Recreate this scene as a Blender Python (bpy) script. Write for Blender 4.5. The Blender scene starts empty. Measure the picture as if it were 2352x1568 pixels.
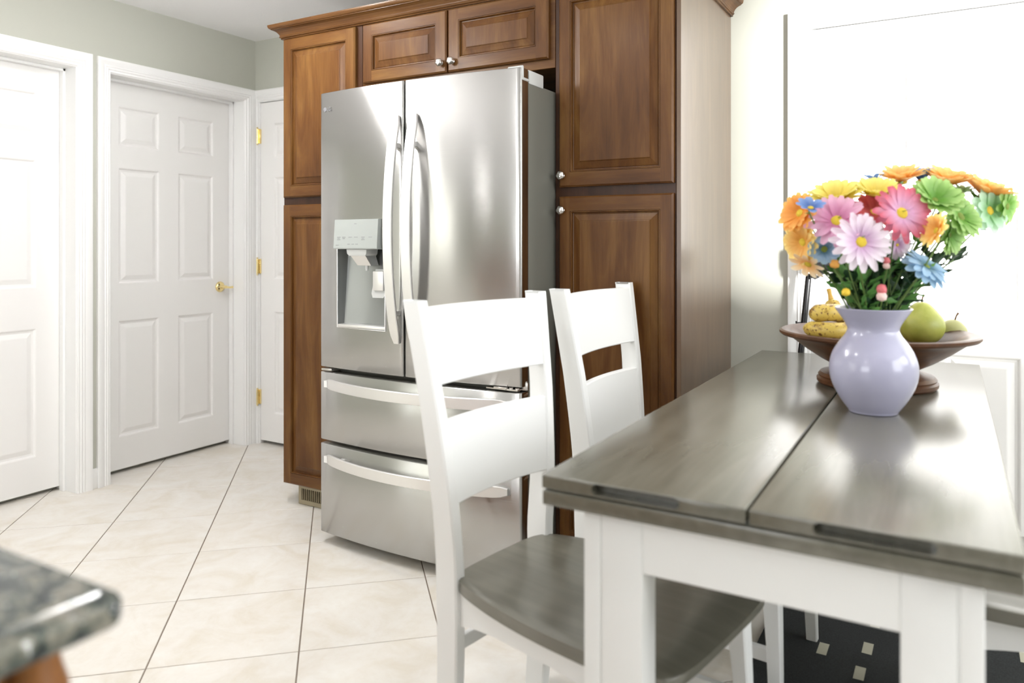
import bpy, bmesh, math, random
from mathutils import Vector, Matrix
random.seed(7)
C = bpy.context.scene.collection
PI = math.pi
H = 1.21; FPX = 1743.0; PCX, PCY = 1176.0, 560.0
YAW = math.radians(30)

# ------------------------------------------------------------------ camera
cam_d = bpy.data.cameras.new('camera'); cam = bpy.data.objects.new('camera', cam_d); C.objects.link(cam)
cam_d.sensor_width = 36; cam_d.lens = 36 * FPX / 2352
cam_d.shift_y = -(784 - PCY) / 2352
cam_d.clip_start = .02
cam.location = (0, 0, H); cam.rotation_euler = (PI / 2, 0, YAW)
cam_d.dof.use_dof = True; cam_d.dof.focus_distance = 3.0; cam_d.dof.aperture_fstop = 2.3
bpy.context.scene.camera = cam
sc = bpy.context.scene
sc.view_settings.view_transform = 'Standard'; sc.view_settings.look = 'None'
sc.view_settings.gamma = 1.0; sc.view_settings.use_curve_mapping = False
sc.view_settings.exposure = 0.2
sc.cycles.max_bounces = 8; sc.cycles.diffuse_bounces = 5; sc.cycles.glossy_bounces = 5
sc.cycles.transparent_max_bounces = 12

# ------------------------------------------------------------------ world and lights
w = bpy.data.worlds.new('world'); sc.world = w; w.use_nodes = True
nt = w.node_tree; nt.nodes.clear()
bg = nt.nodes.new('ShaderNodeBackground'); wo = nt.nodes.new('ShaderNodeOutputWorld')
bg.inputs['Color'].default_value = (.93, .96, 1, 1); bg.inputs['Strength'].default_value = 1.6
nt.links.new(bg.outputs[0], wo.inputs[0])

def area(name, loc, rot, sx, sy, power, col=(1, 1, 1)):
    d = bpy.data.lights.new(name, 'AREA'); d.shape = 'RECTANGLE'; d.size = sx; d.size_y = sy
    d.energy = power; d.color = col
    o = bpy.data.objects.new(name, d); C.objects.link(o); o.location = loc; o.rotation_euler = rot
    return o
# low hazy sun through the high window in the right wall, it falls on the white door at the back
sd = bpy.data.lights.new('sun', 'SUN'); sd.energy = 19; sd.angle = math.radians(7); sd.color = (1, .995, .985)
sun = bpy.data.objects.new('sun', sd); C.objects.link(sun)
sun.rotation_euler = Vector((1, -.94, .04)).to_track_quat('Z', 'Y').to_euler()
area('daylight_right', (2.56, 1.6, 1.68), (0, PI / 2, 0), 1.35, 2.6, 66, (.96, .98, 1))
area('daylight_rear', (-1.6, -3.06, 1.45), (PI / 2 + .3, 0, 0), 1.9, 1.4, 46, (.96, .98, 1))
area('daylight_left_near', (-3.90, -.40, 1.25), (0, -PI / 2, 0), 1.8, .22, 15, (.97, .985, 1))
area('daylight_left_far', (-3.90, -1.90, 1.25), (0, -PI / 2, 0), 1.8, .18, 5, (1, .98, .96))
pd = bpy.data.lights.new('overhead_fill', 'POINT'); pd.energy = 22; pd.shadow_soft_size = .14; pd.color = (1, .985, .97)  # added point fill without a fixture, brightens the ceiling and left side
po = bpy.data.objects.new('overhead_fill', pd); C.objects.link(po); po.location = (-2.25, 1.70, 2.08)
for lx, ly, pw in ((-2.5, 2.0, 8), (-1.6, .9, 7), (-2.7, -.9, 5), (-1.0, -1.2, 7), (-.2, 1.6, 5)):
    l_ = area('ceiling_fill', (lx, ly, 2.425), (0, 0, 0), .16, .16, pw, (1, .99, .985)); l_.data.shape = 'DISK'  # added discs of fill light, no fixtures stand here

# ------------------------------------------------------------------ materials
def pm(name, col, rough=.5, metal=0.0, **kw):
    m = bpy.data.materials.new(name); m.use_nodes = True
    b = m.node_tree.nodes['Principled BSDF']
    b.inputs['Base Color'].default_value = (*col, 1); b.inputs['Roughness'].default_value = rough
    b.inputs['Metallic'].default_value = metal
    for k, v in kw.items(): b.inputs[k.replace('_', ' ')].default_value = v
    m.diffuse_color = (*col, 1)
    return m
def N(m, t, **kw):
    n = m.node_tree.nodes.new(t)
    for k, v in kw.items(): setattr(n, k, v)
    return n
def coords(m, scale, src='Object', rot=(0, 0, 0)):
    tc = N(m, 'ShaderNodeTexCoord'); mp = N(m, 'ShaderNodeMapping')
    mp.inputs['Scale'].default_value = scale; mp.inputs['Rotation'].default_value = rot
    m.node_tree.links.new(tc.outputs[src], mp.inputs['Vector']); return mp.outputs[0]
def noise(m, vec, scale, detail=4, rough=.55, dist=0):
    n = N(m, 'ShaderNodeTexNoise'); n.inputs['Scale'].default_value = scale
    n.inputs['Detail'].default_value = detail; n.inputs['Roughness'].default_value = rough
    n.inputs['Distortion'].default_value = dist
    m.node_tree.links.new(vec, n.inputs['Vector']); return n.outputs['Fac']
def ramp(m, fac, stops):
    r = N(m, 'ShaderNodeValToRGB'); e = r.color_ramp.elements
    while len(e) > 1: e.remove(e[-1])
    e[0].position = stops[0][0]; e[0].color = (*stops[0][1], 1)
    for p, c in stops[1:]:
        q = e.new(p); q.color = (*c, 1)
    m.node_tree.links.new(fac, r.inputs[0]); return r.outputs[0]
def mixc(m, a, b, fac, mode='MIX'):
    x = N(m, 'ShaderNodeMix', data_type='RGBA', blend_type=mode)
    if isinstance(fac, float): x.inputs[0].default_value = fac
    else: m.node_tree.links.new(fac, x.inputs[0])
    for i, s in ((6, a), (7, b)):
        if isinstance(s, tuple): x.inputs[i].default_value = (*s, 1)
        else: m.node_tree.links.new(s, x.inputs[i])
    return x.outputs[2]
def setc(m, out, inp='Base Color'):
    m.node_tree.links.new(out, m.node_tree.nodes['Principled BSDF'].inputs[inp])
def bump(m, h, strength=.1, dist=.002):
    b = N(m, 'ShaderNodeBump'); b.inputs['Strength'].default_value = strength; b.inputs['Distance'].default_value = dist
    m.node_tree.links.new(h, b.inputs['Height']); setc(m, b.outputs[0], 'Normal')

def wood(name, stops, axis='Z', rough=.36, fine=.4, coat=.06, spec=.22):
    m = pm(name, stops[1][1], rough, Coat_Weight=coat, Coat_Roughness=.22, Specular_IOR_Level=spec)
    s = {'Z': (7, 7, 1.0), 'X': (1.0, 7, 7), 'Y': (7, 1.0, 7)}[axis]
    v = coords(m, s); a = noise(m, v, 1.6, 6, .6, .6)
    col = ramp(m, a, stops)
    s2 = {'Z': (90, 90, 4), 'X': (4, 90, 90), 'Y': (90, 4, 90)}[axis]
    f = noise(m, coords(m, s2), 1.5, 3, .6)
    fr = ramp(m, f, [(.35, (.72, .68, .62)), (.6, (1, 1, 1))])
    col = mixc(m, col, fr, fine, 'MULTIPLY')
    setc(m, col); bump(m, f, .06, .001); return m
CAB = [(.28, (.066, .023, .006)), (.5, (.122, .050, .013)), (.72, (.200, .099, .028))]
M = {}
M['cab_v'] = wood('cabinet_wood_vertical', CAB, 'Z'); M['cab_h'] = wood('cabinet_wood_horizontal', CAB, 'X')
M['cab_side'] = wood('cabinet_side_veneer', [(.3, (.105, .058, .030)), (.5, (.13, .075, .040)), (.7, (.16, .095, .052))], 'Z', .30, .3, .9)
M['cab_dark'] = wood('cabinet_face_frame', [(.3, (.030, .011, .005)), (.5, (.050, .019, .008)), (.7, (.075, .030, .012))], 'Z', .4, .4, .2)
M['crown'] = wood('crown_wood', [(.3, (.070, .027, .008)), (.5, (.118, .052, .016)), (.7, (.175, .088, .030))], 'X', .3)
M['white'] = pm('white_door_paint', (.86, .85, .835), .32, Specular_IOR_Level=.45)
M['trim'] = pm('white_trim_paint', (.88, .88, .87), .3)
M['wall'] = pm('sage_wall_paint', (.50, .505, .445), .62)
bump(M['wall'], noise(M['wall'], coords(M['wall'], (1, 1, 1)), 220, 3), .05, .001)
M['ceil'] = pm('ceiling_paint', (.90, .90, .91), .9)
bump(M['ceil'], noise(M['ceil'], coords(M['ceil'], (1, 1, 1)), 90, 4, .7), .35, .004)
# tiles
m = M['tile'] = pm('cream_tile', (.7, .65, .56), .34)
oi = N(m, 'ShaderNodeObjectInfo'); va = N(m, 'ShaderNodeVectorMath', operation='ADD')
sca = N(m, 'ShaderNodeVectorMath', operation='SCALE'); sca.inputs['Scale'].default_value = 30
m.node_tree.links.new(oi.outputs['Random'], sca.inputs[0])
m.node_tree.links.new(coords(m, (1, 1, 1)), va.inputs[0]); m.node_tree.links.new(sca.outputs[0], va.inputs[1])
n1 = noise(m, va.outputs[0], 5.5, 6, .62, .8); n2 = noise(m, va.outputs[0], 24, 5, .7, .4)
c1 = ramp(m, n1, [(.32, (.725, .675, .59)), (.5, (.785, .75, .695)), (.68, (.82, .80, .76))])
c2 = ramp(m, n2, [(.3, (.94, .92, .89)), (.55, (1, 1, 1))])
setc(m, mixc(m, c1, c2, .55, 'MULTIPLY')); bump(m, n2, .05, .001)
M['grout'] = pm('brown_grout', (.23, .185, .15), .9)
# steel
def steel(name, col, rough, aniso, wav=.0):
    m = pm(name, col, rough, 1.0); b = m.node_tree.nodes['Principled BSDF']
    b.inputs['Anisotropic'].default_value = aniso; b.inputs['Anisotropic Rotation'].default_value = .25
    t = N(m, 'ShaderNodeTangent', direction_type='UV_MAP', uv_map='UVMap'); setc(m, t.outputs[0], 'Tangent')
    f = noise(m, coords(m, (3, 3, 500)), 1.0, 2, .5)
    fr = N(m, 'ShaderNodeMapRange'); fr.inputs['To Min'].default_value = rough * .85; fr.inputs['To Max'].default_value = rough * 1.2
    m.node_tree.links.new(f, fr.inputs[0]); setc(m, fr.outputs[0], 'Roughness')
    if wav:
        h = noise(m, coords(m, (5.0, 5.0, .55)), 1.3, 2, .45); bump(m, h, wav, .02)
    return m
M['steel'] = steel('brushed_steel', (.49, .485, .475), .225, .985, .03)
M['recess'] = pm('recess_grey_metal', (.30, .31, .305), .34, .75)
M['steel_h'] = steel('steel_handle', (.84, .83, .82), .42, .3)
M['fridge_side'] = pm('grey_fridge_side', (.165, .165, .142), .42, .2)
M['black'] = pm('black_plastic', (.012, .012, .013), .35)
M['dark_gap'] = pm('dark_gasket', (.018, .013, .011), .45)
M['ltgrey'] = pm('light_grey_plastic', (.55, .56, .55), .35)
M['ctrl'] = pm('control_panel_glass', (.40, .425, .41), .12, Coat_Weight=.5)
M['nickel'] = pm('brushed_nickel', (.72, .70, .67), .28, 1.0)
M['brass'] = pm('polished_brass', (.86, .70, .34), .14, 1.0)
M['chairw'] = pm('white_chair_paint', (.85, .86, .86), .33, Specular_IOR_Level=.45)
# grey stained wood
def stained(name, axis, rough, k=1.0):
    m = pm(name, (.14, .13, .10), rough, Specular_IOR_Level=.6, Coat_Weight=.5, Coat_Roughness=.20)
    s = {'Y': (14, 1.1, 14), 'X': (1.1, 14, 14)}[axis]
    a = noise(m, coords(m, s), 1.5, 5, .6, .5); b_ = noise(m, coords(m, (2.5, 2.5, 2.5)), 1.6, 3, .5)
    c1 = ramp(m, a, [(.3, (.100 * k, .096 * k, .074 * k)), (.7, (.150 * k, .144 * k, .116 * k))])
    c2 = ramp(m, b_, [(.3, (.80, .77, .72)), (.65, (1.0, 1.0, 1.0))])
    setc(m, mixc(m, c1, c2, .6, 'MULTIPLY')); bump(m, a, .008, .001); return m
M['table'] = stained('grey_stained_tabletop', 'Y', .26, 1.08)
M['seat'] = stained('grey_stained_seat', 'X', .34, 1.1)
M['slot'] = pm('slot_inside', (.035, .05, .042), .3)
# granite
m = M['granite'] = pm('green_grey_granite', (.2, .2, .18), .14)
v = N(m, 'ShaderNodeTexVoronoi'); v.inputs['Scale'].default_value = 46; m.node_tree.links.new(coords(m, (1, 1, 1)), v.inputs['Vector'])
g1 = noise(m, coords(m, (1, 1, 1)), 40, 5, .62, .2); g2 = noise(m, coords(m, (1, 1, 1)), 62, 4, .6)
ca = ramp(m, g1, [(.40, (.016, .024, .026)), (.48, (.075, .088, .075)), (.56, (.19, .18, .145)), (.68, (.27, .25, .22))])
cb = ramp(m, g2, [(.64, (0, 0, 0)), (.69, (1, 1, 1))])
cc = ramp(m, v.outputs['Distance'], [(.0, (.25, .3, .32)), (.35, (1, 1, 1))])
setc(m, mixc(m, mixc(m, ca, cc, .5, 'MULTIPLY'), (.62, .64, .64), cb))
M['island'] = wood('island_wood', [(.3, (.13, .05, .016)), (.5, (.21, .085, .027)), (.7, (.28, .12, .04))], 'Z', .35)
M['vase'] = pm('lilac_milk_glass', (.40, .395, .52), .18, Subsurface_Weight=.2, Subsurface_Radius=(.05, .05, .05), Coat_Weight=.25, Coat_Roughness=.15)
M['bowl'] = wood('walnut_bowl', [(.3, (.045, .017, .007)), (.5, (.095, .038, .015)), (.7, (.16, .07, .03))], 'X', .38, .5, .12)
m = M['banana'] = pm('banana_peel', (.85, .62, .12), .45)
b1 = noise(m, coords(m, (1, 1, 1)), 110, 2, .5); b2 = noise(m, coords(m, (1, 1, 1)), 22, 3, .6)
cb1 = ramp(m, b1, [(.36, (.16, .07, .015)), (.42, (.58, .42, .085))])
cb2 = ramp(m, b2, [(.34, (.30, .15, .035)), (.46, (1, 1, 1))])
setc(m, mixc(m, cb1, cb2, .85, 'MULTIPLY'))
M['ban_end'] = pm('banana_stem', (.50, .30, .05), .5)
m = M['pear'] = pm('green_pear_skin', (.50, .52, .10), .42)
setc(m, ramp(m, noise(m, coords(m, (1, 1, 1)), 22, 4), [(.35, (.30, .33, .05)), (.65, (.42, .44, .10))]))
m = M['pear_pale'] = pm('pale_pear_skin', (.36, .36, .15), .5)
M['twig'] = pm('brown_twig', (.12, .06, .02), .7)
m = M['rug'] = pm('black_rug', (.014, .017, .018), .82)
setc(m, ramp(m, noise(m, coords(m, (1, 1, 1)), 260, 3), [(.35, (.008, .010, .011)), (.65, (.024, .028, .030))]))
bump(m, noise(m, coords(m, (1, 1, 1)), 420, 2), .35, .002)
M['rug_dash'] = pm('cream_rug_dash', (.52, .50, .40), .85)
M['reg'] = pm('beige_register', (.36, .31, .21), .45, .2)
M['stem'] = pm('green_stem', (.10, .17, .035), .55); M['stem_d'] = pm('dark_green_stem', (.035, .075, .025), .55)
M['leaf'] = pm('dark_leaf', (.018, .055, .02), .5); M['leaf_l'] = pm('light_leaf', (.12, .30, .07), .5)
m = M['glass'] = bpy.data.materials.new('window_glass'); m.use_nodes = True
n = m.node_tree; n.nodes.clear(); tr = n.nodes.new('ShaderNodeBsdfTransparent'); gl = n.nodes.new('ShaderNodeBsdfGlossy')
gl.inputs['Roughness'].default_value = .02; mx = n.nodes.new('ShaderNodeMixShader'); mx.inputs[0].default_value = .06
oo = n.nodes.new('ShaderNodeOutputMaterial'); n.links.new(tr.outputs[0], mx.inputs[1]); n.links.new(gl.outputs[0], mx.inputs[2]); n.links.new(mx.outputs[0], oo.inputs[0])
m = M['led'] = pm('orange_led', (1, .3, .05), .4); m.node_tree.nodes['Principled BSDF'].inputs['Emission Color'].default_value = (1, .35, .1, 1); m.node_tree.nodes['Principled BSDF'].inputs['Emission Strength'].default_value = 3
M['floor'] = M['grout']

# ------------------------------------------------------------------ helpers
def rootloc(p):
    while p.parent: p = p.parent
    return p.location.copy()
def mk(name, bm, mat, parent=None, smooth=40, label=None):
    bmesh.ops.recalc_face_normals(bm, faces=bm.faces[:])
    me = bpy.data.meshes.new(name); bm.to_mesh(me); bm.free()
    if parent is not None:
        me.transform(Matrix.Translation(-rootloc(parent)))
    me.materials.append(mat)
    if mat.name in ('brushed_steel', 'steel_handle'):       # brushing direction
        uv = me.uv_layers.new(name='UVMap')
        for lp in me.loops:
            co = me.vertices[lp.vertex_index].co; uv.data[lp.index].uv = (co.x + .3 * co.y, co.z)
    if smooth:
        me.shade_smooth(); me.set_sharp_from_angle(angle=math.radians(smooth))
    o = bpy.data.objects.new(name, me); C.objects.link(o)
    if parent is not None: o.parent = parent
    if label: o['label'] = label
    return o
def tag(o, label, cat, group=None):
    o['label'] = label; o['category'] = cat
    if group: o['group'] = group
    return o
def thing(name, loc, label, cat, group=None):
    o = bpy.data.objects.new(name, None); o.empty_display_size = .1; C.objects.link(o); o.location = loc
    return tag(o, label, cat, group)
def struct(o): o['kind'] = 'structure'; return o
def box(bm, x0, x1, y0, y1, z0, z1, bev=0, seg=2):
    r = bmesh.ops.create_cube(bm, size=1)
    vs = r['verts']
    for v in vs:
        v.co = Vector(((x0 + x1) / 2 + v.co.x * (x1 - x0), (y0 + y1) / 2 + v.co.y * (y1 - y0), (z0 + z1) / 2 + v.co.z * (z1 - z0)))
    if bev:
        es = list({e for v in vs for e in v.link_edges})
        bmesh.ops.bevel(bm, geom=es, offset=bev, segments=seg, profile=.5, affect='EDGES', clamp_overlap=True)
def B(*a, **k):
    bm = bmesh.new(); box(bm, *a, **k); return bm
def lathe(prof, cx=0, cy=0, z0=0, seg=48, bm=None, close=False):
    bm = bm or bmesh.new(); rings = []
    for r, z in prof:
        if r < 1e-5: rings.append([bm.verts.new((cx, cy, z0 + z))])
        else: rings.append([bm.verts.new((cx + r * math.cos(2 * PI * i / seg), cy + r * math.sin(2 * PI * i / seg), z0 + z)) for i in range(seg)])
    for a, b in zip(rings, rings[1:]):
        for i in range(seg):
            j = (i + 1) % seg
            if len(a) == 1 and len(b) == 1: continue
            if len(a) == 1: bm.faces.new((a[0], b[i], b[j]))
            elif len(b) == 1: bm.faces.new((a[i], a[j], b[0]))
            else: bm.faces.new((a[i], a[j], b[j], b[i]))
    return bm
def spl(pts, n=6):
    """catmull-rom through points (tuples of any length)"""
    out = []; P = [pts[0]] + list(pts) + [pts[-1]]
    for i in range(1, len(P) - 2):
        for k in range(n):
            t = k / n; a, b, c, d = P[i - 1], P[i], P[i + 1], P[i + 2]
            out.append(tuple(.5 * ((2 * b[q]) + (-a[q] + c[q]) * t + (2 * a[q] - 5 * b[q] + 4 * c[q] - d[q]) * t * t + (-a[q] + 3 * b[q] - 3 * c[q] + d[q]) * t ** 3) for q in range(len(b))))
    out.append(tuple(pts[-1])); return out
def tube(bm, pts, rad, seg=8, cap=True):
    """pts list of vectors; rad number or list"""
    pts = [Vector(p) for p in pts]; n = len(pts)
    rad = rad if isinstance(rad, (list, tuple)) else [rad] * n
    rings = []; up = Vector((0, 0, 1)); prev = None
    for i in range(n):
        t = (pts[min(i + 1, n - 1)] - pts[max(i - 1, 0)]).normalized()
        if prev is None:
            a = t.cross(up) if abs(t.dot(up)) < .95 else t.cross(Vector((1, 0, 0)))
        else: a = prev - t * prev.dot(t)
        a.normalize(); prev = a; b = t.cross(a)
        rings.append([bm.verts.new(pts[i] + (a * math.cos(2 * PI * k / seg) + b * math.sin(2 * PI * k / seg)) * rad[i]) for k in range(seg)])
    for r0, r1 in zip(rings, rings[1:]):
        for k in range(seg): bm.faces.new((r0[k], r0[(k + 1) % seg], r1[(k + 1) % seg], r1[k]))
    if cap: bm.faces.new(rings[0]); bm.faces.new(rings[-1])
    return bm
def loft(bm, secs, cap=True):
    """secs: list of closed sections (lists of points of equal length)"""
    R = [[bm.verts.new(p) for p in s] for s in secs]; k = len(R[0])
    for a, b in zip(R, R[1:]):
        for i in range(k): bm.faces.new((a[i], a[(i + 1) % k], b[(i + 1) % k], b[i]))
    if cap: bm.faces.new(R[0]); bm.faces.new(R[-1])
    return bm
def mapper(plane, c):
    if plane == 'Y': return lambda u, v, d: (u, c - d, v)       # faces -Y
    return lambda u, v, d: (c + d, u, v)                        # faces +X
def rings(bm, f, u0, u1, v0, v1, prof, cap=True):
    """concentric rectangles; prof = [(inset, d), ...]"""
    prev = None
    for ins, d in prof:
        q = [bm.verts.new(f(*p, d)) for p in ((u0 + ins, v0 + ins), (u1 - ins, v0 + ins), (u1 - ins, v1 - ins), (u0 + ins, v1 - ins))]
        if prev:
            for i in range(4): bm.faces.new((prev[i], prev[(i + 1) % 4], q[(i + 1) % 4], q[i]))
        prev = q
    if cap: bm.faces.new(prev)
    return prev
def cells_wall(bm, plane, c, th, us, vs, holes, back=None):
    """slab with rectangular through holes: front at c, thickness th away from the viewer"""
    f = mapper(plane, c); U = sorted(set(us)); V = sorted(set(vs))
    def solid(a, b): return not any(h[0] <= a < h[1] and h[2] <= b < h[3] for h in holes)
    cache = {}
    def vt(u, v, d):
        k = (round(u, 5), round(v, 5), d)
        if k not in cache: cache[k] = bm.verts.new(f(u, v, d))
        return cache[k]
    for i in range(len(U) - 1):
        for j in range(len(V) - 1):
            if not solid(U[i], V[j]): continue
            u0, u1, v0, v1 = U[i], U[i + 1], V[j], V[j + 1]
            for d in (0, -th): bm.faces.new((vt(u0, v0, d), vt(u1, v0, d), vt(u1, v1, d), vt(u0, v1, d)))
            for (a, b, du, dv) in (((u0, v0), (u1, v0), 0, -1), ((u0, v1), (u1, v1), 0, 1), ((u0, v0), (u0, v1), -1, 0), ((u1, v0), (u1, v1), 1, 0)):
                ii, jj = i + du, j + dv
                if 0 <= ii < len(U) - 1 and 0 <= jj < len(V) - 1 and solid(U[ii], V[jj]): continue
                bm.faces.new((vt(*a, 0), vt(*b, 0), vt(*b, -th), vt(*a, -th)))
    return bm
def P(px, py, wd):
    """world point at forward depth wd seen from the photographer's spot in direction (px,py)"""
    r = wd * (px - PCX) / FPX
    return Vector((r * math.cos(YAW) - wd * .5, r * .5 + wd * math.cos(YAW), H - wd * (py - PCY) / FPX))

# ------------------------------------------------------------------ room shell
XL, XR, YB, YF, ZC = -3.67, 2.35, 3.226, -2.85, 2.444
# openings
D1 = (1.30, 2.132); D2 = (2.30, 3.143); DZ = 2.072
WL = [(-.53, -.27, .35, 2.2), (-2.02, -1.78, .35, 2.2)]
bm = bmesh.new()
holes = [(D1[0], D1[1], 0, DZ), (D2[0], D2[1], 0, DZ)] + WL
cells_wall(bm, 'X', XL, .17, [YF, YB] + [a for h in holes for a in h[:2]], [0, ZC] + [a for h in holes for a in h[2:]], holes)
box(bm, XL - .19, XL - .171, 1.2, 3.3, 0, 2.2)  # added unseen slab behind the doors, blocks sky light under them
wall_l = struct(mk('wall_left', bm, M['wall'], smooth=0))
D3 = (-3.632, -2.84); D4 = (-.505, .355)
holes = [(D3[0], D3[1], 0, DZ), (D4[0], D4[1], 0, DZ)]
bm = bmesh.new()
cells_wall(bm, 'Y', YB, .15, [XL - .16, XR + .16] + [a for h in holes for a in h[:2]], [0, DZ, ZC], holes)
# flip: thickness goes away from the viewer (+Y)
box(bm, XL, .6, YB + .151, YB + .17, 0, 2.2)  # added unseen backing, keeps outside light from leaking round the back doors
wall_b = struct(mk('wall_back', bm, M['wall'], smooth=0))
WR = [(.28, 2.98, 1.0, 2.42)]
bm = bmesh.new(); f = None
U = [YF, .28, 2.98, YB]; V = [0, 1.0, 2.42, ZC]
for i in range(3):
    for j in range(3):
        if i == 1 and j == 1: continue
        box(bm, XR, XR + .15, U[i], U[i + 1], V[j], V[j + 1])
struct(mk('wall_right', bm, M['wall'], smooth=0))
bm = bmesh.new(); U = [XL, -2.6, -.6, XR]; V = [0, .72, 2.18, ZC]
for i in range(3):
    for j in range(3):
        if i == 1 and j == 1: continue
        box(bm, U[i], U[i + 1], YF - .15, YF, V[j], V[j + 1])
struct(mk('wall_front', bm, M['wall'], smooth=0))
struct(mk('ceiling', B(XL - .2, XR + .2, YF - .2, YB + .2, ZC, ZC + .1), M['ceil'], smooth=0))
# floor slab with separate tiles
floor = struct(mk('floor', B(XL - .2, XR + .2, YF - .2, YB + .2, -.08, -.0025), M['grout'], smooth=0))
ta = math.radians(42.75); tu = Vector((math.sin(ta), -math.cos(ta))); tv = Vector((math.cos(ta), math.sin(ta)))
T0 = Vector((-2.557, 1.969)); TP = .4215; gap = .0021
RX0, RX1, RY0, RY1 = XL - .165, XR, -.9, YB + .14
def clip(poly):
    for ax, lim, sg in ((0, RX0, 1), (0, RX1, -1), (1, RY0, 1), (1, RY1, -1)):
        out = []
        for i in range(len(poly)):
            a, b = poly[i], poly[(i + 1) % len(poly)]
            ia, ib = (a[ax] - lim) * sg >= 0, (b[ax] - lim) * sg >= 0
            if ia: out.append(a)
            if ia != ib:
                t = (lim - a[ax]) / (b[ax] - a[ax]); out.append(a + (b - a) * t)
        poly = out
        if len(poly) < 3: return []
    return poly
rest = bmesh.new()
full = None
for i in range(-12, 22):
    for j in range(-12, 22):
        c = T0 + tu * (i + .5) * TP + tv * (j + .5) * TP
        if not (RX0 - .4 < c.x < RX1 + .4 and YF - .4 < c.y < RY1 + .4): continue
        h = TP / 2 - gap
        raw = [c + tu * a * h + tv * b * h for a, b in ((-1, -1), (1, -1), (1, 1), (-1, 1))]
        pl = clip(raw)
        if len(pl) < 3:
            continue
        ar = abs(sum(pl[k].x * pl[(k + 1) % len(pl)].y - pl[(k + 1) % len(pl)].x * pl[k].y for k in range(len(pl)))) / 2
        if ar < .0008: continue
        isfull = len(pl) == 4 and all((pl[k] - raw[k]).length < 1e-6 for k in range(4))
        dz = random.uniform(-.0004, .0002)
        if isfull and full is not None:
            o = bpy.data.objects.new('tile', full); C.objects.link(o); o.parent = floor; o.location = (c.x, c.y, dz)
            o.rotation_euler = (0, 0, random.choice([0, PI / 2, PI, -PI / 2])); continue
        bm = bmesh.new()
        off = c if isfull else Vector((0, 0))
        ctr = sum(pl, Vector((0, 0))) / len(pl)
        e = .0012
        ins = [p + (ctr - p).normalized() * e for p in pl]
        lo = [bm.verts.new((p.x - off.x, p.y - off.y, -.008)) for p in pl]
        mi = [bm.verts.new((p.x - off.x, p.y - off.y, -.0012)) for p in pl]
        hi = [bm.verts.new((p.x - off.x, p.y - off.y, 0)) for p in ins]
        k = len(pl)
        for q in range(k):
            bm.faces.new((lo[q], lo[(q + 1) % k], mi[(q + 1) % k], mi[q])); bm.faces.new((mi[q], mi[(q + 1) % k], hi[(q + 1) % k], hi[q]))
        bm.faces.new(hi)
        o = mk('tile', bm, M['tile'], None, smooth=0); o.parent = floor
        if isfull: o.location = (c.x, c.y, dz); full = o.data

# ------------------------------------------------------------------ interior doors
PZ = [(.19, .805), (1.0, 1.612), (1.727, 1.935)]
def panel_door(name, plane, c, u0, u1, zb=.022, zt=2.064, th=.035, label=None):
    W = u1 - u0; st = .117 * W / .82; pw = (W - 3 * st) / 2
    cols = [(u0 + st, u0 + st + pw), (u1 - st - pw, u1 - st)]
    hs = [(a, b, z0, z1) for a, b in cols for z0, z1 in PZ]
    bm = bmesh.new()
    cells_wall(bm, plane, c, th, [u0, u1] + [q for a in cols for q in a], [zb, zt] + [q for a in PZ for q in a], hs)
    d = struct(mk(name, bm, M['white'], smooth=0))
    for a, b, z0, z1 in hs:
        pbm = bmesh.new(); rings(pbm, mapper(plane, c), a, b, z0, z1, [(0, -.0305), (0, 0), (.004, -.0015), (.010, -.009), (.019, -.0105), (.040, -.0025), (.044, -.0018)])
        p_ = mk('panel', pbm, M['white'], d, smooth=0)
    return d
def casing(name, plane, c, u0, u1, zt, wd=.07, left=True, right=True, wl=None, wr=None):
    """fluted casing round an opening, mitred corners"""
    f = mapper(plane, c)
    prof = [(0, 0), (0, .007), (.05, .011), (.16, .010), (.24, .0155), (.34, .012), (.42, .0165), (.5, .0135), (.62, .0165), (.74, .0185), (.86, .0205), (.97, .019), (1, .015), (1, 0)]
    wl = wl or wd; wr = wr or wd
    bm = bmesh.new()
    rows = []
    for a, d in prof:
        rows.append([bm.verts.new(f(u0 - a * wl, 0, d)), bm.verts.new(f(u0 - a * wl, zt + a * wd, d)), bm.verts.new(f(u1 + a * wr, zt + a * wd, d)), bm.verts.new(f(u1 + a * wr, 0, d))])
    for r0, r1 in zip(rows, rows[1:]):
        for k in range(3):
            if k == 0 and not left: continue
            if k == 2 and not right: continue
            bm.faces.new((r0[k], r0[k + 1], r1[k + 1], r1[k]))
    return struct(mk(name, bm, M['trim'], smooth=25))
def jamb(name, plane, c, u0, u1, zt, depth, doord):
    """jamb lining (reveal) with a stop"""
    f = mapper(plane, c); bm = bmesh.new()
    def bx(a0, a1, z0, z1, d0, d1):
        p = [f(a, z, d) for a in (a0, a1) for z in (z0, z1) for d in (d0, d1)]
        xs, ys, zs = zip(*p); box(bm, min(xs), max(xs), min(ys), max(ys), min(zs), max(zs), .0015, 1)
    bx(u0 - .012, u0 + .004, 0, zt, -depth, .001); bx(u1 - .004, u1 + .012, 0, zt, -depth, .001); bx(u0, u1, zt - .004, zt + .012, -depth, .001)
    if doord > .05:
        bx(u1 - .016, u1 - .004, 0, zt - .004, -doord + .002, -doord + .035)
        bx(u0 + .004, u0 + .016, 0, zt - .004, -doord + .002, -doord + .035)
        bx(u0 + .004, u1 - .004, zt - .016, zt - .004, -doord + .002, -doord + .035)
    return struct(mk(name, bm, M['trim'], smooth=0))
d1 = panel_door('door_1', 'X', XL - .122, D1[0] + .006, D1[1] - .006)
d2 = panel_door('door_2', 'X', XL - .122, D2[0] + .006, D2[1] - .006)
d3 = panel_door('door_3', 'Y', YB + .004, D3[0] + .006, D3[1] - .006)
d4 = panel_door('door_4', 'Y', YB + .004, -.485, .335)
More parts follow.
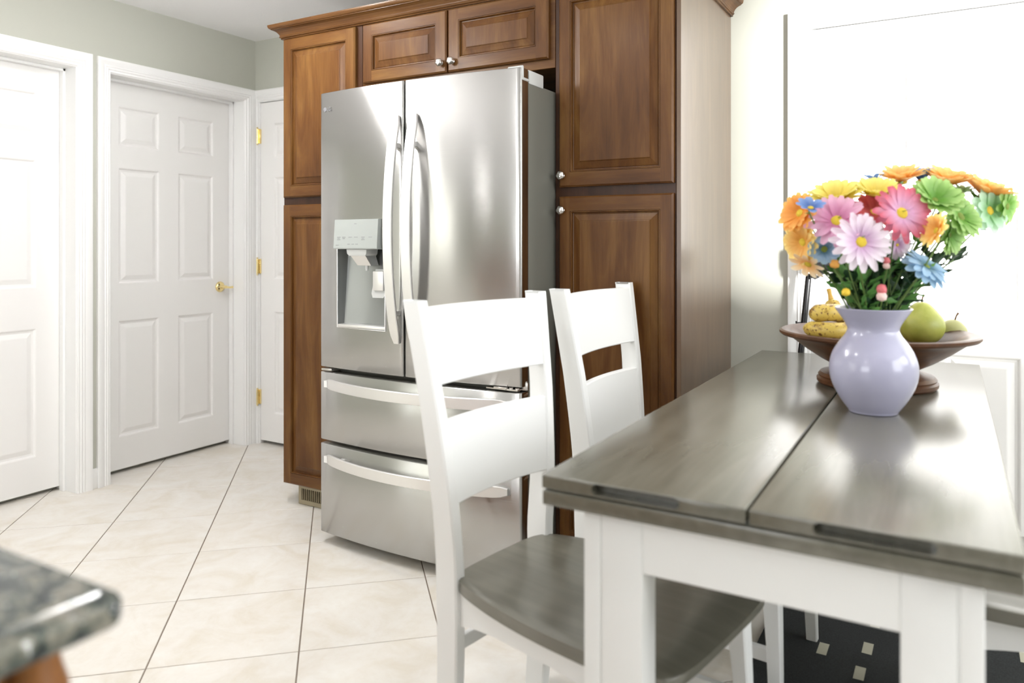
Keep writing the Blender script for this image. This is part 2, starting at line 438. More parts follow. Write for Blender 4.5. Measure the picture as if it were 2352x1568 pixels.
casing('trim_1', 'X', XL, D1[0], D1[1], DZ, .072); casing('trim_2', 'X', XL, D2[0], D2[1], DZ, .070, wr=.080)
casing('trim_3', 'Y', YB, D3[0], D3[1], DZ, .068, wl=.034); casing('trim_4', 'Y', YB, D4[0] + .006, D4[1] - .006, DZ, .07)
jamb('trim_5', 'X', XL, D1[0], D1[1], DZ, .168, .122); jamb('trim_6', 'X', XL, D2[0], D2[1], DZ, .168, .122)
jamb('trim_7', 'Y', YB, D3[0], D3[1], DZ, .148, .0); jamb('trim_8', 'Y', YB, -.489, .339, DZ, .148, .0)
# baseboards
struct(mk('baseboard_left', B(XL, XL + .013, 2.203, 2.231, 0, .10, bev=.003), M['trim']))
struct(mk('baseboard_back', B(-.798, -.576, YB - .014, YB, 0, .10, bev=.004), M['trim']))
struct(mk('baseboard_right', B(XR - .014, XR, YF, .44, 0, .10, bev=.004), M['trim']))
# lever handle of the second door
hx, hy, hz = XL - .122, 3.065, .953
bm = bmesh.new()
r = lathe([(0, .016), (.012, .017), (.024, .012), (.031, .005), (.032, 0)], seg=32)
for v in r.verts: v.co = Vector((hx + v.co.z, hy + v.co.x, hz + v.co.y))
ros = mk('rosette', r, M['brass'], d2, label='round brass rosette')
bm = bmesh.new(); tube(bm, [(hx + .01, hy, hz), (hx + .055, hy, hz)], .010, 16)
tube(bm, spl([(hx + .055, hy - .062, hz + .001), (hx + .058, hy - .045, hz + .006), (hx + .060, hy - .02, hz + .003), (hx + .060, hy, hz), (hx + .058, hy + .022, hz - .003), (hx + .056, hy + .046, hz - .002)], 5), [.0065] * 25 + [.0075], 12)
mk('door_handle', bm, M['brass'], d2, label='brass lever handle')
for zc in (1.862, 1.075, .285):                     # hinges of the third door
    bm = bmesh.new(); hx = D3[0] + .002
    for k in range(5): tube(bm, [(hx, YB - .020, zc - .045 + k * .018 + .0008), (hx, YB - .020, zc - .045 + k * .018 + .0172)], .0062, 12)
    lathe([(0, 0), (.005, .001), (.006, .006), (.0, .010)], hx, YB - .020, zc + .045, 12, bm)
    lathe([(0, -.010), (.006, -.006), (.005, -.001), (0, 0)], hx, YB - .020, zc - .045, 12, bm)
    box(bm, hx - .018, hx + .002, YB - .014, YB - .010, zc - .044, zc + .044, .001, 1); box(bm, hx, hx + .010, YB - .010, YB + .003, zc - .044, zc + .044, .001, 1)
    mk('hinge', bm, M['brass'], d3, label='brass butt hinge')

# windows that let the daylight in
def window(name, axis, c, u0, u1, z0, z1, nm=1):
    bm = bmesh.new(); fr = .035
    def bx(b, a0, a1, q0, q1, d0, d1):
        if axis == 'X': box(b, c + d0, c + d1, a0, a1, q0, q1, .003, 1)
        else: box(b, a0, a1, c + d0, c + d1, q0, q1, .003, 1)
    bx(bm, u0, u1, z0, z0 + fr, -.03, .03); bx(bm, u0, u1, z1 - fr, z1, -.03, .03)
    for k in range(nm + 1):
        uc = u0 + (u1 - u0) * k / nm; a0 = max(u0, uc - fr / 2 - (fr / 2 if k == nm else 0)); a1 = min(u1, uc + fr / 2 + (fr / 2 if k == 0 else 0))
        bx(bm, a0, a1, z0 + fr, z1 - fr, -.03, .03)
    o = struct(mk(name, bm, M['trim'], smooth=0))
    for k in range(nm):
        g = bmesh.new(); bx(g, u0 + (u1 - u0) * k / nm + fr / 2, u0 + (u1 - u0) * (k + 1) / nm - fr / 2, z0 + fr, z1 - fr, -.004, .004)
        mk('pane', g, M['glass'], o, smooth=0)
    return o
window('window_1', 'X', XR + .07, .28, 2.98, 1.0, 2.42, 2)
window('window_2', 'Y', YF - .07, -2.6, -.6, .72, 2.18, 2)
window('window_3', 'X', XL - .09, -.53, -.27, .35, 2.2, 1)
window('window_4', 'X', XL - .09, -2.02, -1.78, .35, 2.2, 1)

# ------------------------------------------------------------------ cabinets
YD = 2.525                      # door faces
YFm = 2.545                     # face frame
def knob(parent, x, z, y=YD):
    b = lathe([(0, -.027), (.007, -.0268), (.0125, -.0245), (.0155, -.020), (.0152, -.016), (.011, -.012), (.0062, -.009), (.0058, -.004), (.009, 0)], seg=28)
    for v in b.verts:                       # swirl flutes on the dome
        a = math.atan2(v.co.y, v.co.x); rr = math.hypot(v.co.x, v.co.y)
        if v.co.z < -.017 and rr > .002:
            k = 1 + .055 * math.sin(5 * a + rr * 260); v.co.x *= k; v.co.y *= k; v.co.z *= (1 + .02 * math.sin(5 * a + rr * 260))
        v.co = Vector((x + v.co.x, y + v.co.z, z + v.co.y))
    mk('knob', b, M['nickel'], parent, label='brushed nickel swirled knob')
def cab_door(parent, x0, x1, z0, z1, kx, kz, st=.050, rl=.052, y=YD):
    """stiles are the door's own mesh, rails and raised panel its pieces"""
    f = mapper('Y', y); th = .020
    def member(bm, a0, a1, q0, q1, outer):
        # bar with chamfered outer edges (outer = set of sides) and beaded inner edge
        l = .006 if 'l' in outer else 0; r = .006 if 'r' in outer else 0; b = .006 if 'b' in outer else 0; t = .006 if 't' in outer else 0
        v0 = [f(a0, q0, -th), f(a1, q0, -th), f(a1, q1, -th), f(a0, q1, -th)]
        v1 = [f(a0, q0, -.006), f(a1, q0, -.006), f(a1, q1, -.006), f(a0, q1, -.006)]
        v2 = [f(a0 + l, q0 + b, 0), f(a1 - r, q0 + b, 0), f(a1 - r, q1 - t, 0), f(a0 + l, q1 - t, 0)]
        R = [[bm.verts.new(p) for p in s] for s in (v0, v1, v2)]
        for A_, B_ in zip(R, R[1:]):
            for i in range(4): bm.faces.new((A_[i], A_[(i + 1) % 4], B_[(i + 1) % 4], B_[i]))
        bm.faces.new(R[0]); bm.faces.new(R[2])
    d = mk('door', B(x0 + .004, x1 - .004, y + .0125, y + .0195, z0 + .004, z1 - .004), M['cab_v'], parent, smooth=0)
    for q0, q1, o_ in ((x0, x0 + st, 'lbt'), (x1 - st, x1, 'rbt')):
        bm = bmesh.new(); member(bm, q0, q1, z0, z1, o_); mk('stile', bm, M['cab_v'], d, smooth=0)
    for q0, q1, o_ in ((z0, z0 + rl, 'b'), (z1 - rl, z1, 't')):
        bm = bmesh.new(); member(bm, x0 + st, x1 - st, q0, q1, o_); mk('rail', bm, M['cab_h'], d, smooth=0)
    bm = bmesh.new()
    rings(bm, f, x0 + st, x1 - st, z0 + rl, z1 - rl, [(0, -.004), (.0015, -.0005), (.004, -.0005), (.006, -.0045), (.0072, -.0120), (.0105, -.0125), (.012, -.0105), (.024, -.0070), (.036, -.0030), (.0372, -.0008), (.040, 0)])
    mk('panel', bm, M['cab_v'], d, smooth=0)
    if kx: knob(d, kx, kz, y)
    return d
# left tall cabinet
c = thing('tall_cabinet', (-2.45, 2.9, 0), 'tall narrow brown wooden cabinet on the left side of the steel fridge', 'cabinet')
bm = bmesh.new(); box(bm, -2.703, -2.222, YFm, YB - .001, .095, 2.18, .002, 1); mk('body', bm, M['cab_dark'], c, smooth=0)
mk('toe_kick', B(-2.655, -2.222, 2.61, 2.63, .001, .095), M['cab_dark'], c, smooth=0)
cab_door(c, -2.690, -2.252, 1.425, 2.160, None, 0); cab_door(c, -2.690, -2.252, .100, 1.390, None, 0)
# register in the toe kick
rg = thing('floor_register', (-2.45, 2.575, 0), 'small beige slotted vent register under the left tall cabinet', 'vent')
bm = bmesh.new(); cells_wall(bm, 'Y', 2.566, .006, [-2.630, -2.25, -2.612, -2.268], [.002, .093, .022, .075], [(-2.612, -2.268, .022, .075)]); box(bm, -2.630, -2.25, 2.572, 2.609, .002, .012); mk('frame', bm, M['reg'], rg, smooth=0)
mk('grille_back', B(-2.615, -2.265, 2.592, 2.596, .018, .079), M['black'], rg, smooth=0)
lm = None
for k in range(28):
    x = -2.608 + k * .0125
    if lm is None: o = mk('louver', B(x - .0016, x + .0016, 2.568, 2.588, .020, .077), M['reg'], rg, smooth=0); lm = o; x_ = x
    else:
        o = bpy.data.objects.new('louver', lm.data); C.objects.link(o); o.parent = rg; o.location = (x - x_, 0, 0)
# cabinet above the fridge
c = thing('overhead_cabinet', (-1.75, 2.9, 1.87), 'wide brown wooden cabinet with two doors above the fridge', 'cabinet')
bm = bmesh.new(); box(bm, -2.221, -1.282, YFm, YB - .001, 1.871, 2.18, .0015, 1); mk('body', bm, M['cab_h'], c, smooth=0)
cab_door(c, -2.208, -1.766, 1.905, 2.158, -1.790, 1.944, .052, .050)
cab_door(c, -1.759, -1.303, 1.905, 2.158, -1.734, 1.944, .052, .050)
# right tall cabinet
c = thing('tall_cabinet', (-1.04, 2.9, 0), 'tall wide brown wooden pantry cabinet right of the fridge, behind the chairs', 'cabinet')
bm = bmesh.new(); box(bm, -1.281, -.815, YFm, YB - .001, .095, 2.18, .002, 1); mk('body', bm, M['cab_dark'], c, smooth=0)
mk('toe_kick', B(-1.281, -.815, 2.61, 2.63, .001, .095), M['cab_dark'], c, smooth=0)
mk('side_panel', B(-.8145, -.7985, YFm - .004, YB - .001, .001, 2.18, bev=.001, seg=1), M['cab_side'], c, smooth=0, label='plain veneered side panel')
cab_door(c, -1.258, -.821, 1.420, 2.158, -1.243, 1.462, .046, .054); cab_door(c, -1.258, -.821, .100, 1.385, -1.243, 1.334, .046, .054)
# crown molding, mitred round the front and both ends
prof = [(0, 2.164), (.007, 2.164), (.009, 2.167), (.007, 2.170), (.012, 2.172), (.014, 2.176), (.012, 2.180), (.0125, 2.184), (.017, 2.192), (.025, 2.200), (.034, 2.205), (.041, 2.207), (.041, 2.210), (.046, 2.211), (.050, 2.216), (.0515, 2.222), (.0515, 2.228), (.0, 2.228)]
bm = bmesh.new(); rows = []
for a, z in prof:
    rows.append([bm.verts.new(p) for p in ((-2.704 - a, YB - .002, z), (-2.704 - a, YFm - .002 - a, z), (-.7975 + a, YFm - .002 - a, z), (-.7975 + a, YB - .002, z))])
for r0, r1 in zip(rows, rows[1:]):
    for k in range(3): bm.faces.new((r0[k], r0[k + 1], r1[k + 1], r1[k]))
bm.faces.new([r[0] for r in rows]); bm.faces.new([r[3] for r in rows])
box(bm, -2.69, -.80, YFm, YB - .002, 2.182, 2.186)
tag(mk('crown_molding', bm, M['crown'], smooth=0), 'stepped brown crown molding running along the tops of the cabinets', 'molding')

# ------------------------------------------------------------------ fridge
FX0, FX1 = -2.217, -1.281; FXC = (FX0 + FX1) / 2; FHW = (FX1 - FX0) / 2
def fy(x): return 2.282 - .034 * (1 - ((x - FXC) / FHW) ** 2)
fr = thing('refrigerator', (FXC, 2.6, 0), 'stainless steel french door refrigerator with two lower drawers', 'refrigerator')
mk('body', B(FX0 + .004, FX1 - .002, 2.337, 3.10, .035, 1.779, bev=.004), M['fridge_side'], fr)
for x in (FX0 + .07, FX1 - .07):
    for y in (2.40, 3.03):
        mk('foot', lathe([(0, 0), (.022, 0), (.022, .012), (.012, .015), (.012, .040), (0, .040)], x, y, .0005, 20), M['black'], fr)
mk('kick_plate', B(FX0 + .03, FX1 - .03, 2.37, 2.385, .018, .05), M['black'], fr)
def front(name, x0, x1, z0, z1, hole=None, th=.048, parent=fr, lipl=True, lipr=True, ztop_lip=0):
    """curved steel front with rolled vertical edges, optional rectangular hole"""
    xs = [x0 + (x1 - x0) * k / 24 for k in range(25)] + [x0 + .0015, x0 + .004, x0 + .008, x1 - .008, x1 - .004, x1 - .0015]
    zs = [z0, z1, z0 + .003, z1 - .003]
    if hole: xs += [hole[0], hole[1]]; zs += [hole[2], hole[3]]
    xs = sorted(set(round(q, 5) for q in xs)); zs = sorted(set(round(q, 5) for q in zs))
    bm = bmesh.new(); V = {}
    def yy(x, z):
        e = min(x - x0, x1 - x); s = 0
        if e < .008: s += (1 - math.sqrt(max(0, 1 - ((.008 - e) / .008) ** 2))) * .008
        if min(z - z0, z1 - z) < .001: s += .003
        return fy(x) + s
    for i, x in enumerate(xs):
        for j, z in enumerate(zs): V[i, j] = bm.verts.new((x, yy(x, z), z))
    bk = {}
    for i in range(len(xs) - 1):
        for j in range(len(zs) - 1):
            if hole and hole[0] - 1e-4 <= xs[i] < hole[1] - 1e-4 and hole[2] - 1e-4 <= zs[j] < hole[3] - 1e-4: continue
            bm.faces.new((V[i, j], V[i + 1, j], V[i + 1, j + 1], V[i, j + 1]))
    yb = 2.282 + th
    def strip(pts):
        q = [bm.verts.new((p.co.x, yb, p.co.z)) for p in pts]
        for k in range(len(pts) - 1): bm.faces.new((pts[k], pts[k + 1], q[k + 1], q[k]))
        return q
    n, k = len(xs), len(zs)
    strip([V[i, 0] for i in range(n)]); strip([V[i, k - 1] for i in range(n)])
    strip([V[0, j] for j in range(k)]); strip([V[n - 1, j] for j in range(k)])
    return mk(name, bm, M['steel'], parent, smooth=50)
HO = (-2.109, -1.852, .880, 1.273)
ld = front('door', FX0, -1.7675, .714, 1.820, HO)
rd = front('door', -1.7605, FX1, .714, 1.820)
dr1 = front('drawer', FX0, FX1, .420, .694); dr2 = front('drawer', FX0, FX1, .045, .404)
# side liners (dark) behind the steel skins
def liner(p, x0, x1, z0, z1):
    mk('liner', B(x0 + .003, x1 - .0006, 2.296, 2.334, z0 + .004, z1 - .004), M['dark_gap'], p, smooth=0)
liner(rd, -1.7605, FX1, .714, 1.820); liner(dr1, FX0, FX1, .420, .694); liner(dr2, FX0, FX1, .045, .404)
b = bmesh.new(); 
for (a0, a1, q0, q1) in ((FX0, -1.7675, 1.273, 1.820), (FX0, -1.7675, .714, .88), (FX0, HO[0], .88, 1.273), (HO[1], -1.7675, .88, 1.273)):
    box(b, a0 + .003, a1 - .003, 2.300, 2.334, q0 + .002, q1 - .002)
mk('liner', b, M['dark_gap'], ld, smooth=0)
# dispenser alcove
b = bmesh.new()
x0, x1, z0, z1 = HO; yf0, yf1 = fy(x0), fy(x1)
def q(p): return b.verts.new(p)
A_ = [q((x0, yf0, z0)), q((x1, yf1, z0)), q((x1, yf1, z1)), q((x0, yf0, z1))]
yb_ = 2.325
nb = 8; top = []; bot = []
for k in range(nb + 1):                     # gently concave back wall
    t = k / nb; x = x0 + .012 + (x1 - x0 - .024) * t; dy = .018 * math.sin(PI * t) - .004
    bot.append(q((x, yb_ - .030 + dy, z0 + .012))); top.append(q((x, yb_ + dy * .3, z1)))
for k in range(nb): b.faces.new((bot[k], bot[k + 1], top[k + 1], top[k]))
b.faces.new((A_[0], bot[0], top[0], A_[3])); b.faces.new((A_[1], A_[2], top[-1], bot[-1]))
b.faces.new([A_[3]] + top + [A_[2]]); b.faces.new([A_[0], A_[1]] + bot[::-1])
alc = mk('dispenser_recess', b, M['recess'], ld, smooth=50)
b = bmesh.new(); tube(b, [(x0 - .001, yf0 - .002, z1), (x0 - .001, yf0 - .002, z0), (x1, yf1 - .002, z0 - .001), (x1, yf1 - .002, z1)], .0028, 8)
mk('recess_rim', b, M['steel_h'], ld)
b = bmesh.new()
ym = fy(-1.99)
loft(b, [[(-2.100, ym - .016, 1.305), (-2.100, yb_ - .01, 1.305), (-2.100, yb_ - .01, 1.188), (-2.100, ym - .022, 1.190), (-2.100, ym - .024, 1.194)],
         [(-1.874, ym - .024, 1.305), (-1.874, yb_ - .01, 1.305), (-1.874, yb_ - .01, 1.188), (-1.874, ym - .030, 1.190), (-1.874, ym - .032, 1.194)]])
cp = mk('control_panel', b, M['ctrl'], ld, smooth=0, label='glossy grey green water dispenser control panel')
def ptxt(body, x, z, size, mat, parent, y):
    cu = bpy.data.curves.new('lettering', 'FONT'); cu.body = body; cu.size = size; cu.extrude = .0003; cu.materials.append(mat)
    t_o = bpy.data.objects.new('lettering', cu); C.objects.link(t_o)
    me = bpy.data.meshes.new_from_object(t_o.evaluated_get(bpy.context.evaluated_depsgraph_get())); bpy.data.objects.remove(t_o)
    o = bpy.data.objects.new('lettering', me); C.objects.link(o); o.parent = parent
    o.location = Vector((x, y, z)) - rootloc(parent); o.rotation_euler = (PI / 2, 0, 0); return o
M['mark'] = pm('grey_print', (.25, .26, .26), .5); M['logo'] = pm('logo_grey', (.16, .16, .17), .6)
b = bmesh.new()
def bar(x, z, wd, h=.0022):
    t = (x + 2.100) / .226; yy = ym - .016 - .008 * t - (1.305 - z) / .111 * .008 - .0006
    box(b, x, x + wd, yy, yy + .0008, z, z + h)
bar(-1.995, 1.287, .012); 
for x, rows_ in ((-2.082, 3), (-2.055, 2), (-2.022, 1), (-1.992, 1), (-1.955, 3), (-1.918, 1)):
    for k in range(rows_): bar(x + (k % 2) * .002, 1.235 - k * .005, .018 - (k % 2) * .005)
for x in (-2.026, -2.004, -1.984): bar(x, 1.208, .013)
bar(-2.088, 1.204, .016)
mk('lettering', b, M['mark'], ld, smooth=0)
# spout housing
b = bmesh.new()
loft(b, [[(-2.036, ym - .020, 1.189), (-1.934, ym - .022, 1.189), (-1.932, 2.30, 1.189), (-2.034, 2.30, 1.189)],
         [(-2.034, ym - .019, 1.172), (-1.936, ym - .021, 1.172), (-1.934, 2.30, 1.172), (-2.032, 2.30, 1.172)],
         [(-2.026, ym - .016, 1.164), (-1.944, ym - .018, 1.164), (-1.940, 2.30, 1.164), (-2.028, 2.30, 1.164)]])
mk('spout_cover', b, M['ltgrey'], ld, smooth=30)
b = bmesh.new()
loft(b, [[(-2.022, ym - .012, 1.165), (-1.946, ym - .014, 1.165), (-1.942, 2.30, 1.165), (-2.024, 2.30, 1.165)],
         [(-2.008, ym + .012, 1.126), (-1.938, ym + .010, 1.126), (-1.936, 2.31, 1.126), (-2.010, 2.31, 1.126)]])
mk('spout', b, M['steel_h'], ld, smooth=0)
mk('nozzle', lathe([(0, 0), (.006, 0), (.007, .01), (.007, .022), (0, .022)], -1.968, ym + .022, 1.106, 16), M['ltgrey'], ld)
b = bmesh.new()
loft(b, [[(-1.935, ym + .034, 1.112), (-1.868, ym + .030, 1.112), (-1.868, ym + .040, 1.112), (-1.935, ym + .044, 1.112)],
         [(-1.944, ym + .020, 1.018), (-1.872, ym + .018, 1.018), (-1.872, ym + .026, 1.018), (-1.944, ym + .028, 1.018)],
         [(-1.936, ym + .017, 1.002), (-1.882, ym + .015, 1.002), (-1.882, ym + .023, 1.002), (-1.936, ym + .025, 1.002)]])
pd_ = mk('dispenser_paddle', b, M['ltgrey'], ld, smooth=30)
mk('paddle_pad', B(-1.932, -1.880, ym + .012, ym + .020, 1.030, 1.105, bev=.003), M['steel_h'], ld)
mk('drip_tray', B(x0 + .01, x1 - .01, yf1 + .006, yb_ - .025, z0 + .002, z0 + .014, bev=.002), M['steel_h'], ld)
# logo
b = lathe([(0, .0006), (.0085, .0006), (.0085, 0)], seg=28)
for v in b.verts: v.co = Vector((-2.186 + v.co.x, fy(-2.186) - .0008 - v.co.z, 1.752 + v.co.y))
mk('emblem', b, M['logo'], ld, smooth=0, label='small round grey maker emblem')
t_ = ptxt('LG', -2.173, 1.7455, .020, M['logo'], ld, fy(-2.16) - .0012); t_.rotation_euler = (PI / 2, 0, -.10)
# handles: flat bowed bars with end posts
def bar_handle(pts, wid, th, axis, parent, sticker=False):
    b = bmesh.new(); secs = []
    n = len(pts)
    for i, p in enumerate(pts):
        t = i / (n - 1); k = 1.0
        if i == 0 or i == n - 1: k = .55
        elif i == 1 or i == n - 2: k = .9
        h = wid / 2 * k; c = .0025; x, y, z = p
        if axis == 'Z': s = [(x - h, y + c, z), (x - h + c, y, z), (x + h - c, y, z), (x + h, y + c, z), (x + h, y + th, z), (x - h, y + th, z)]
        else: s = [(x, y + c, z - h), (x, y, z - h + c), (x, y, z + h - c), (x, y + c, z + h), (x, y + th, z + h), (x, y + th, z - h)]
        secs.append(s)
    loft(b, secs); h = mk('handle', b, M['steel_h'], parent, smooth=35)
    for i in (4, n - 5):
        x, y, z = pts[i]; b = bmesh.new(); box(b, x - .010, x + .010, y + th - .002, fy(x) + .002, z - .010, z + .010, .002, 1)
        mk('handle_post', b, M['steel_h'], parent)
    return h
for par, xx in ((ld, -1.792), (rd, -1.7085)):
    pts = []
    for k in range(31):
        t = k / 30; s = 4 * t * (1 - t)
        pts.append((xx, fy(xx) - .012 - .055 * s ** .85, 1.690 - .853 * t))
    bar_handle(pts, .042, .010, 'Z', par)
for par, zz in ((dr1, .652), (dr2, .352)):
    pts = []
    for k in range(37):
        t = k / 36; s = 4 * t * (1 - t); x = -2.170 + .846 * t
        pts.append((x, 2.270 - .010 - .085 * s ** .9, zz))
    bar_handle(pts, .041, .009, 'X', par)
    b = bmesh.new(); box(b, -2.166, -2.149, 2.236, 2.2375, zz - .011, zz + .012)
    mk('sticker', B(-2.164, -2.148, 2.2465, 2.2480, zz - .013, zz + .013), M['trim'], par, smooth=0, label='small white sticker on the handle end'); b.free()
# hinges and covers
mk('hinge_cover', B(-1.37, FX1 + .002, 2.338, 2.448, 1.772, 1.822, bev=.006), M['ltgrey'], fr)
b = bmesh.new(); box(b, -1.34, FX1 + .003, 2.288, 2.298, 1.782, 1.828, .003, 1); box(b, -1.34, FX1 + .003, 2.288, 2.336, 1.778, 1.788, .003, 1); box(b, -1.36, FX1 - .01, 2.298, 2.336, 1.788, 1.812, .003, 1)
mk('hinge_cover', b, M['ltgrey'], fr)
mk('hinge_cover', B(FX0 + .01, FX0 + .06, 2.335, 2.42, 1.772, 1.815, bev=.005), M['ltgrey'], fr)
b = bmesh.new(); box(b, -1.42, -1.292, 2.275, 2.33, .7005, .706, .001, 1); box(b, -1.385, -1.335, 2.268, 2.30, .703, .712, .001, 1)
for x in (-1.325, -1.300): lathe([(0, 0), (.008, 0), (.008, .010), (0, .012)], x, 2.290, .700, 14, b)
lathe([(0, 0), (.013, 0), (.013, .022), (.008, .030), (0, .030)], -1.287, 2.322, .700, 16, b)
mk('door_hinge', b, M['nickel'], fr)
b = bmesh.new(); box(b, -2.205, -2.15, 2.275, 2.33, .700, .708, .001, 1); mk('door_hinge', b, M['nickel'], fr)
for z in (.682, .392):
    b = bmesh.new(); tube(b, [(FX1 - .006, 2.30, z), (FX1 - .002, 2.328, z + .003)], .006, 10); mk('bumper', b, M['nickel'], fr)

# ------------------------------------------------------------------ floor rug
def rugz(x, y): return .011 + .014 * (.5 + .5 * math.sin(5.2 * (y * .94 + x * .45) * 1.9 + .6)) * (.5 + .5 * math.sin(2.1 * x + 1.2))
RGX0, RGX1, RGY0, RGY1 = -.50, .42, 1.36, 2.84
b = bmesh.new(); nx, ny = 30, 56; G = {}
for i in range(nx + 1):
    for j in range(ny + 1):
        x = RGX0 + (RGX1 - RGX0) * i / nx; y = RGY0 + (RGY1 - RGY0) * j / ny
        G[i, j, 1] = b.verts.new((x, y, rugz(x, y))); G[i, j, 0] = b.verts.new((x, y, .002))
for i in range(nx):
    for j in range(ny): b.faces.new([G[a, c_, 1] for a, c_ in ((i, j), (i + 1, j), (i + 1, j + 1), (i, j + 1))])
for i in range(nx):
    for j in (0, ny): b.faces.new((G[i, j, 1], G[i + 1, j, 1], G[i + 1, j, 0], G[i, j, 0]))
for j in range(ny):
    for i in (0, nx): b.faces.new((G[i, j, 1], G[i, j + 1, 1], G[i, j + 1, 0], G[i, j, 0]))
rug = mk('rug', b, M['rug'], smooth=60); tag(rug, 'black floor rug with short cream dashes beneath the dining table', 'rug')
spots = [(-.441, 2.295), (-.324, 2.39), (-.211, 2.469), (-.204, 2.657), (-.217, 2.30)]
for k in range(60):
    x, y = RGX0 + .06 + random.random() * .80, RGY0 + .06 + random.random() * 1.35
    if x < -.12 and y > 2.05: continue
    if all(math.hypot(x - a, (y - c_) * .8) > .13 for a, c_ in spots): spots.append((x, y))
for x, y in spots:
    b = bmesh.new(); L = .038; W_ = .0135; v = []
    for j in range(5):
        yy = y - L + 2 * L * j / 4
        row = [b.verts.new((x + s * W_, yy, rugz(x + s * W_, yy) + .0012)) for s in (-1, 0, 1)]
        if v: 
            for s in (0, 1): b.faces.new((v[s], v[s + 1], row[s + 1], row[s]))
        v = row
    mk('dash', b, M['rug_dash'], rug, smooth=0)

# ------------------------------------------------------------------ dining table
TZ = .795; TX0, TX1, TY0, TY1, TS = -.639, .088, 1.213, 3.062, -.2755
tb = thing('dining_table', (TS, 2.14, 0), 'dining table with grey stained plank top and white legs', 'table')
def slab(name, x0, x1, z0, z1, cuts, y0=TY0):
    """plank; cuts = list of (xa, xb) finger slots routed into the near edge"""
    b = bmesh.new()
    box(b, x0, x1, y0, TY1, z0, z1, .0035, 3)
    return mk(name, b, M['table'], tb)
import itertools
def slab_slot(name, x0, x1, z0, z1, xa, xb):
    b = bmesh.new(); box(b, x0, x1, TY0, TY1, z0, z1, .0035, 3)
    o = mk(name, b, M['table'], tb)
    cb = bmesh.new(); zc = (z0 + z1) / 2 + .001; rr = .0095; secs = []
    for y in (TY0 - .02, TY0 + .028):
        s = []
        for k in range(8): a = PI / 2 + PI * k / 7; s.append((xa + rr + rr * math.cos(a), y, zc + rr * math.sin(a)))
        for k in range(8): a = -PI / 2 + PI * k / 7; s.append((xb - rr + rr * math.cos(a), y, zc + rr * math.sin(a)))
        secs.append(s)
    loft(cb, secs); c_ = mk('cutter', cb, M['slot'], tb)
    md = o.modifiers.new('cut', 'BOOLEAN'); md.object = c_; md.operation = 'DIFFERENCE'; md.solver = 'EXACT'
    dg = bpy.context.evaluated_depsgraph_get(); me = bpy.data.meshes.new_from_object(o.evaluated_get(dg))
    o.modifiers.clear(); o.data = me; me.materials.clear(); me.materials.append(M['table'])
    for p_ in me.polygons: p_.material_index = 0
    me.shade_smooth(); me.set_sharp_from_angle(angle=math.radians(40))
    bpy.data.objects.remove(c_)
    return o
slab_slot('tabletop_leaf', TX0, TS - .0022, TZ - .0255, TZ, -.541, -.384)
slab_slot('tabletop_leaf', TS + .0022, TX1, TZ - .0255, TZ, -.179, -.015)
mk('lower_leaf', B(TX0 + .001, TX1 - .001, TY0 + .001, TY1 - .001, TZ - .0555, TZ - .0285, bev=.003, seg=2), M['table'], tb)
mk('slide_gap', B(TX0 + .012, TX1 - .012, TY0 + .012, TY1 - .012, TZ - .0300, TZ - .0245), M['slot'], tb, smooth=0)
zu = TZ - .0555
LYa, LYb = 1.240, 1.310
legs = [(-.5675, -.458, LYa, LYb, -.534), (-.063, .042, LYa, LYb, .011), (-.5675, -.458, 2.960, 3.03, -.534), (-.063, .042, 2.960, 3.03, .011)]
for (a, b_, y0, y1, g) in legs:
    b = bmesh.new(); lo, hi = (a, g) if abs(g - a) < abs(b_ - g) else (g, b_)
    box(b, a, g - .0012, y0, y1, .014, zu, .0025, 2); box(b, g + .0012, b_, y0, y1, .014, zu, .0025, 2); box(b, a + .004, b_ - .004, y0 + .003, y1 - .003, .016, zu)
    lg = mk('leg', b, M['chairw'], tb)
    mk('foot_pad', lathe([(0, 0), (.014, 0), (.014, .014), (0, .014)], (a + b_) / 2, (y0 + y1) / 2, .001, 14), M['black'], tb)
for y in (LYa + .0015, 3.0285 - .022):
    mk('apron', B(-.4585, -.0625, y, y + .022, .643, zu, bev=.0015, seg=1), M['chairw'], tb)
for x in (-.562, .018):
    mk('apron', B(x, x + .02, LYb, 2.960, .643, zu, bev=.0015, seg=1), M['chairw'], tb)

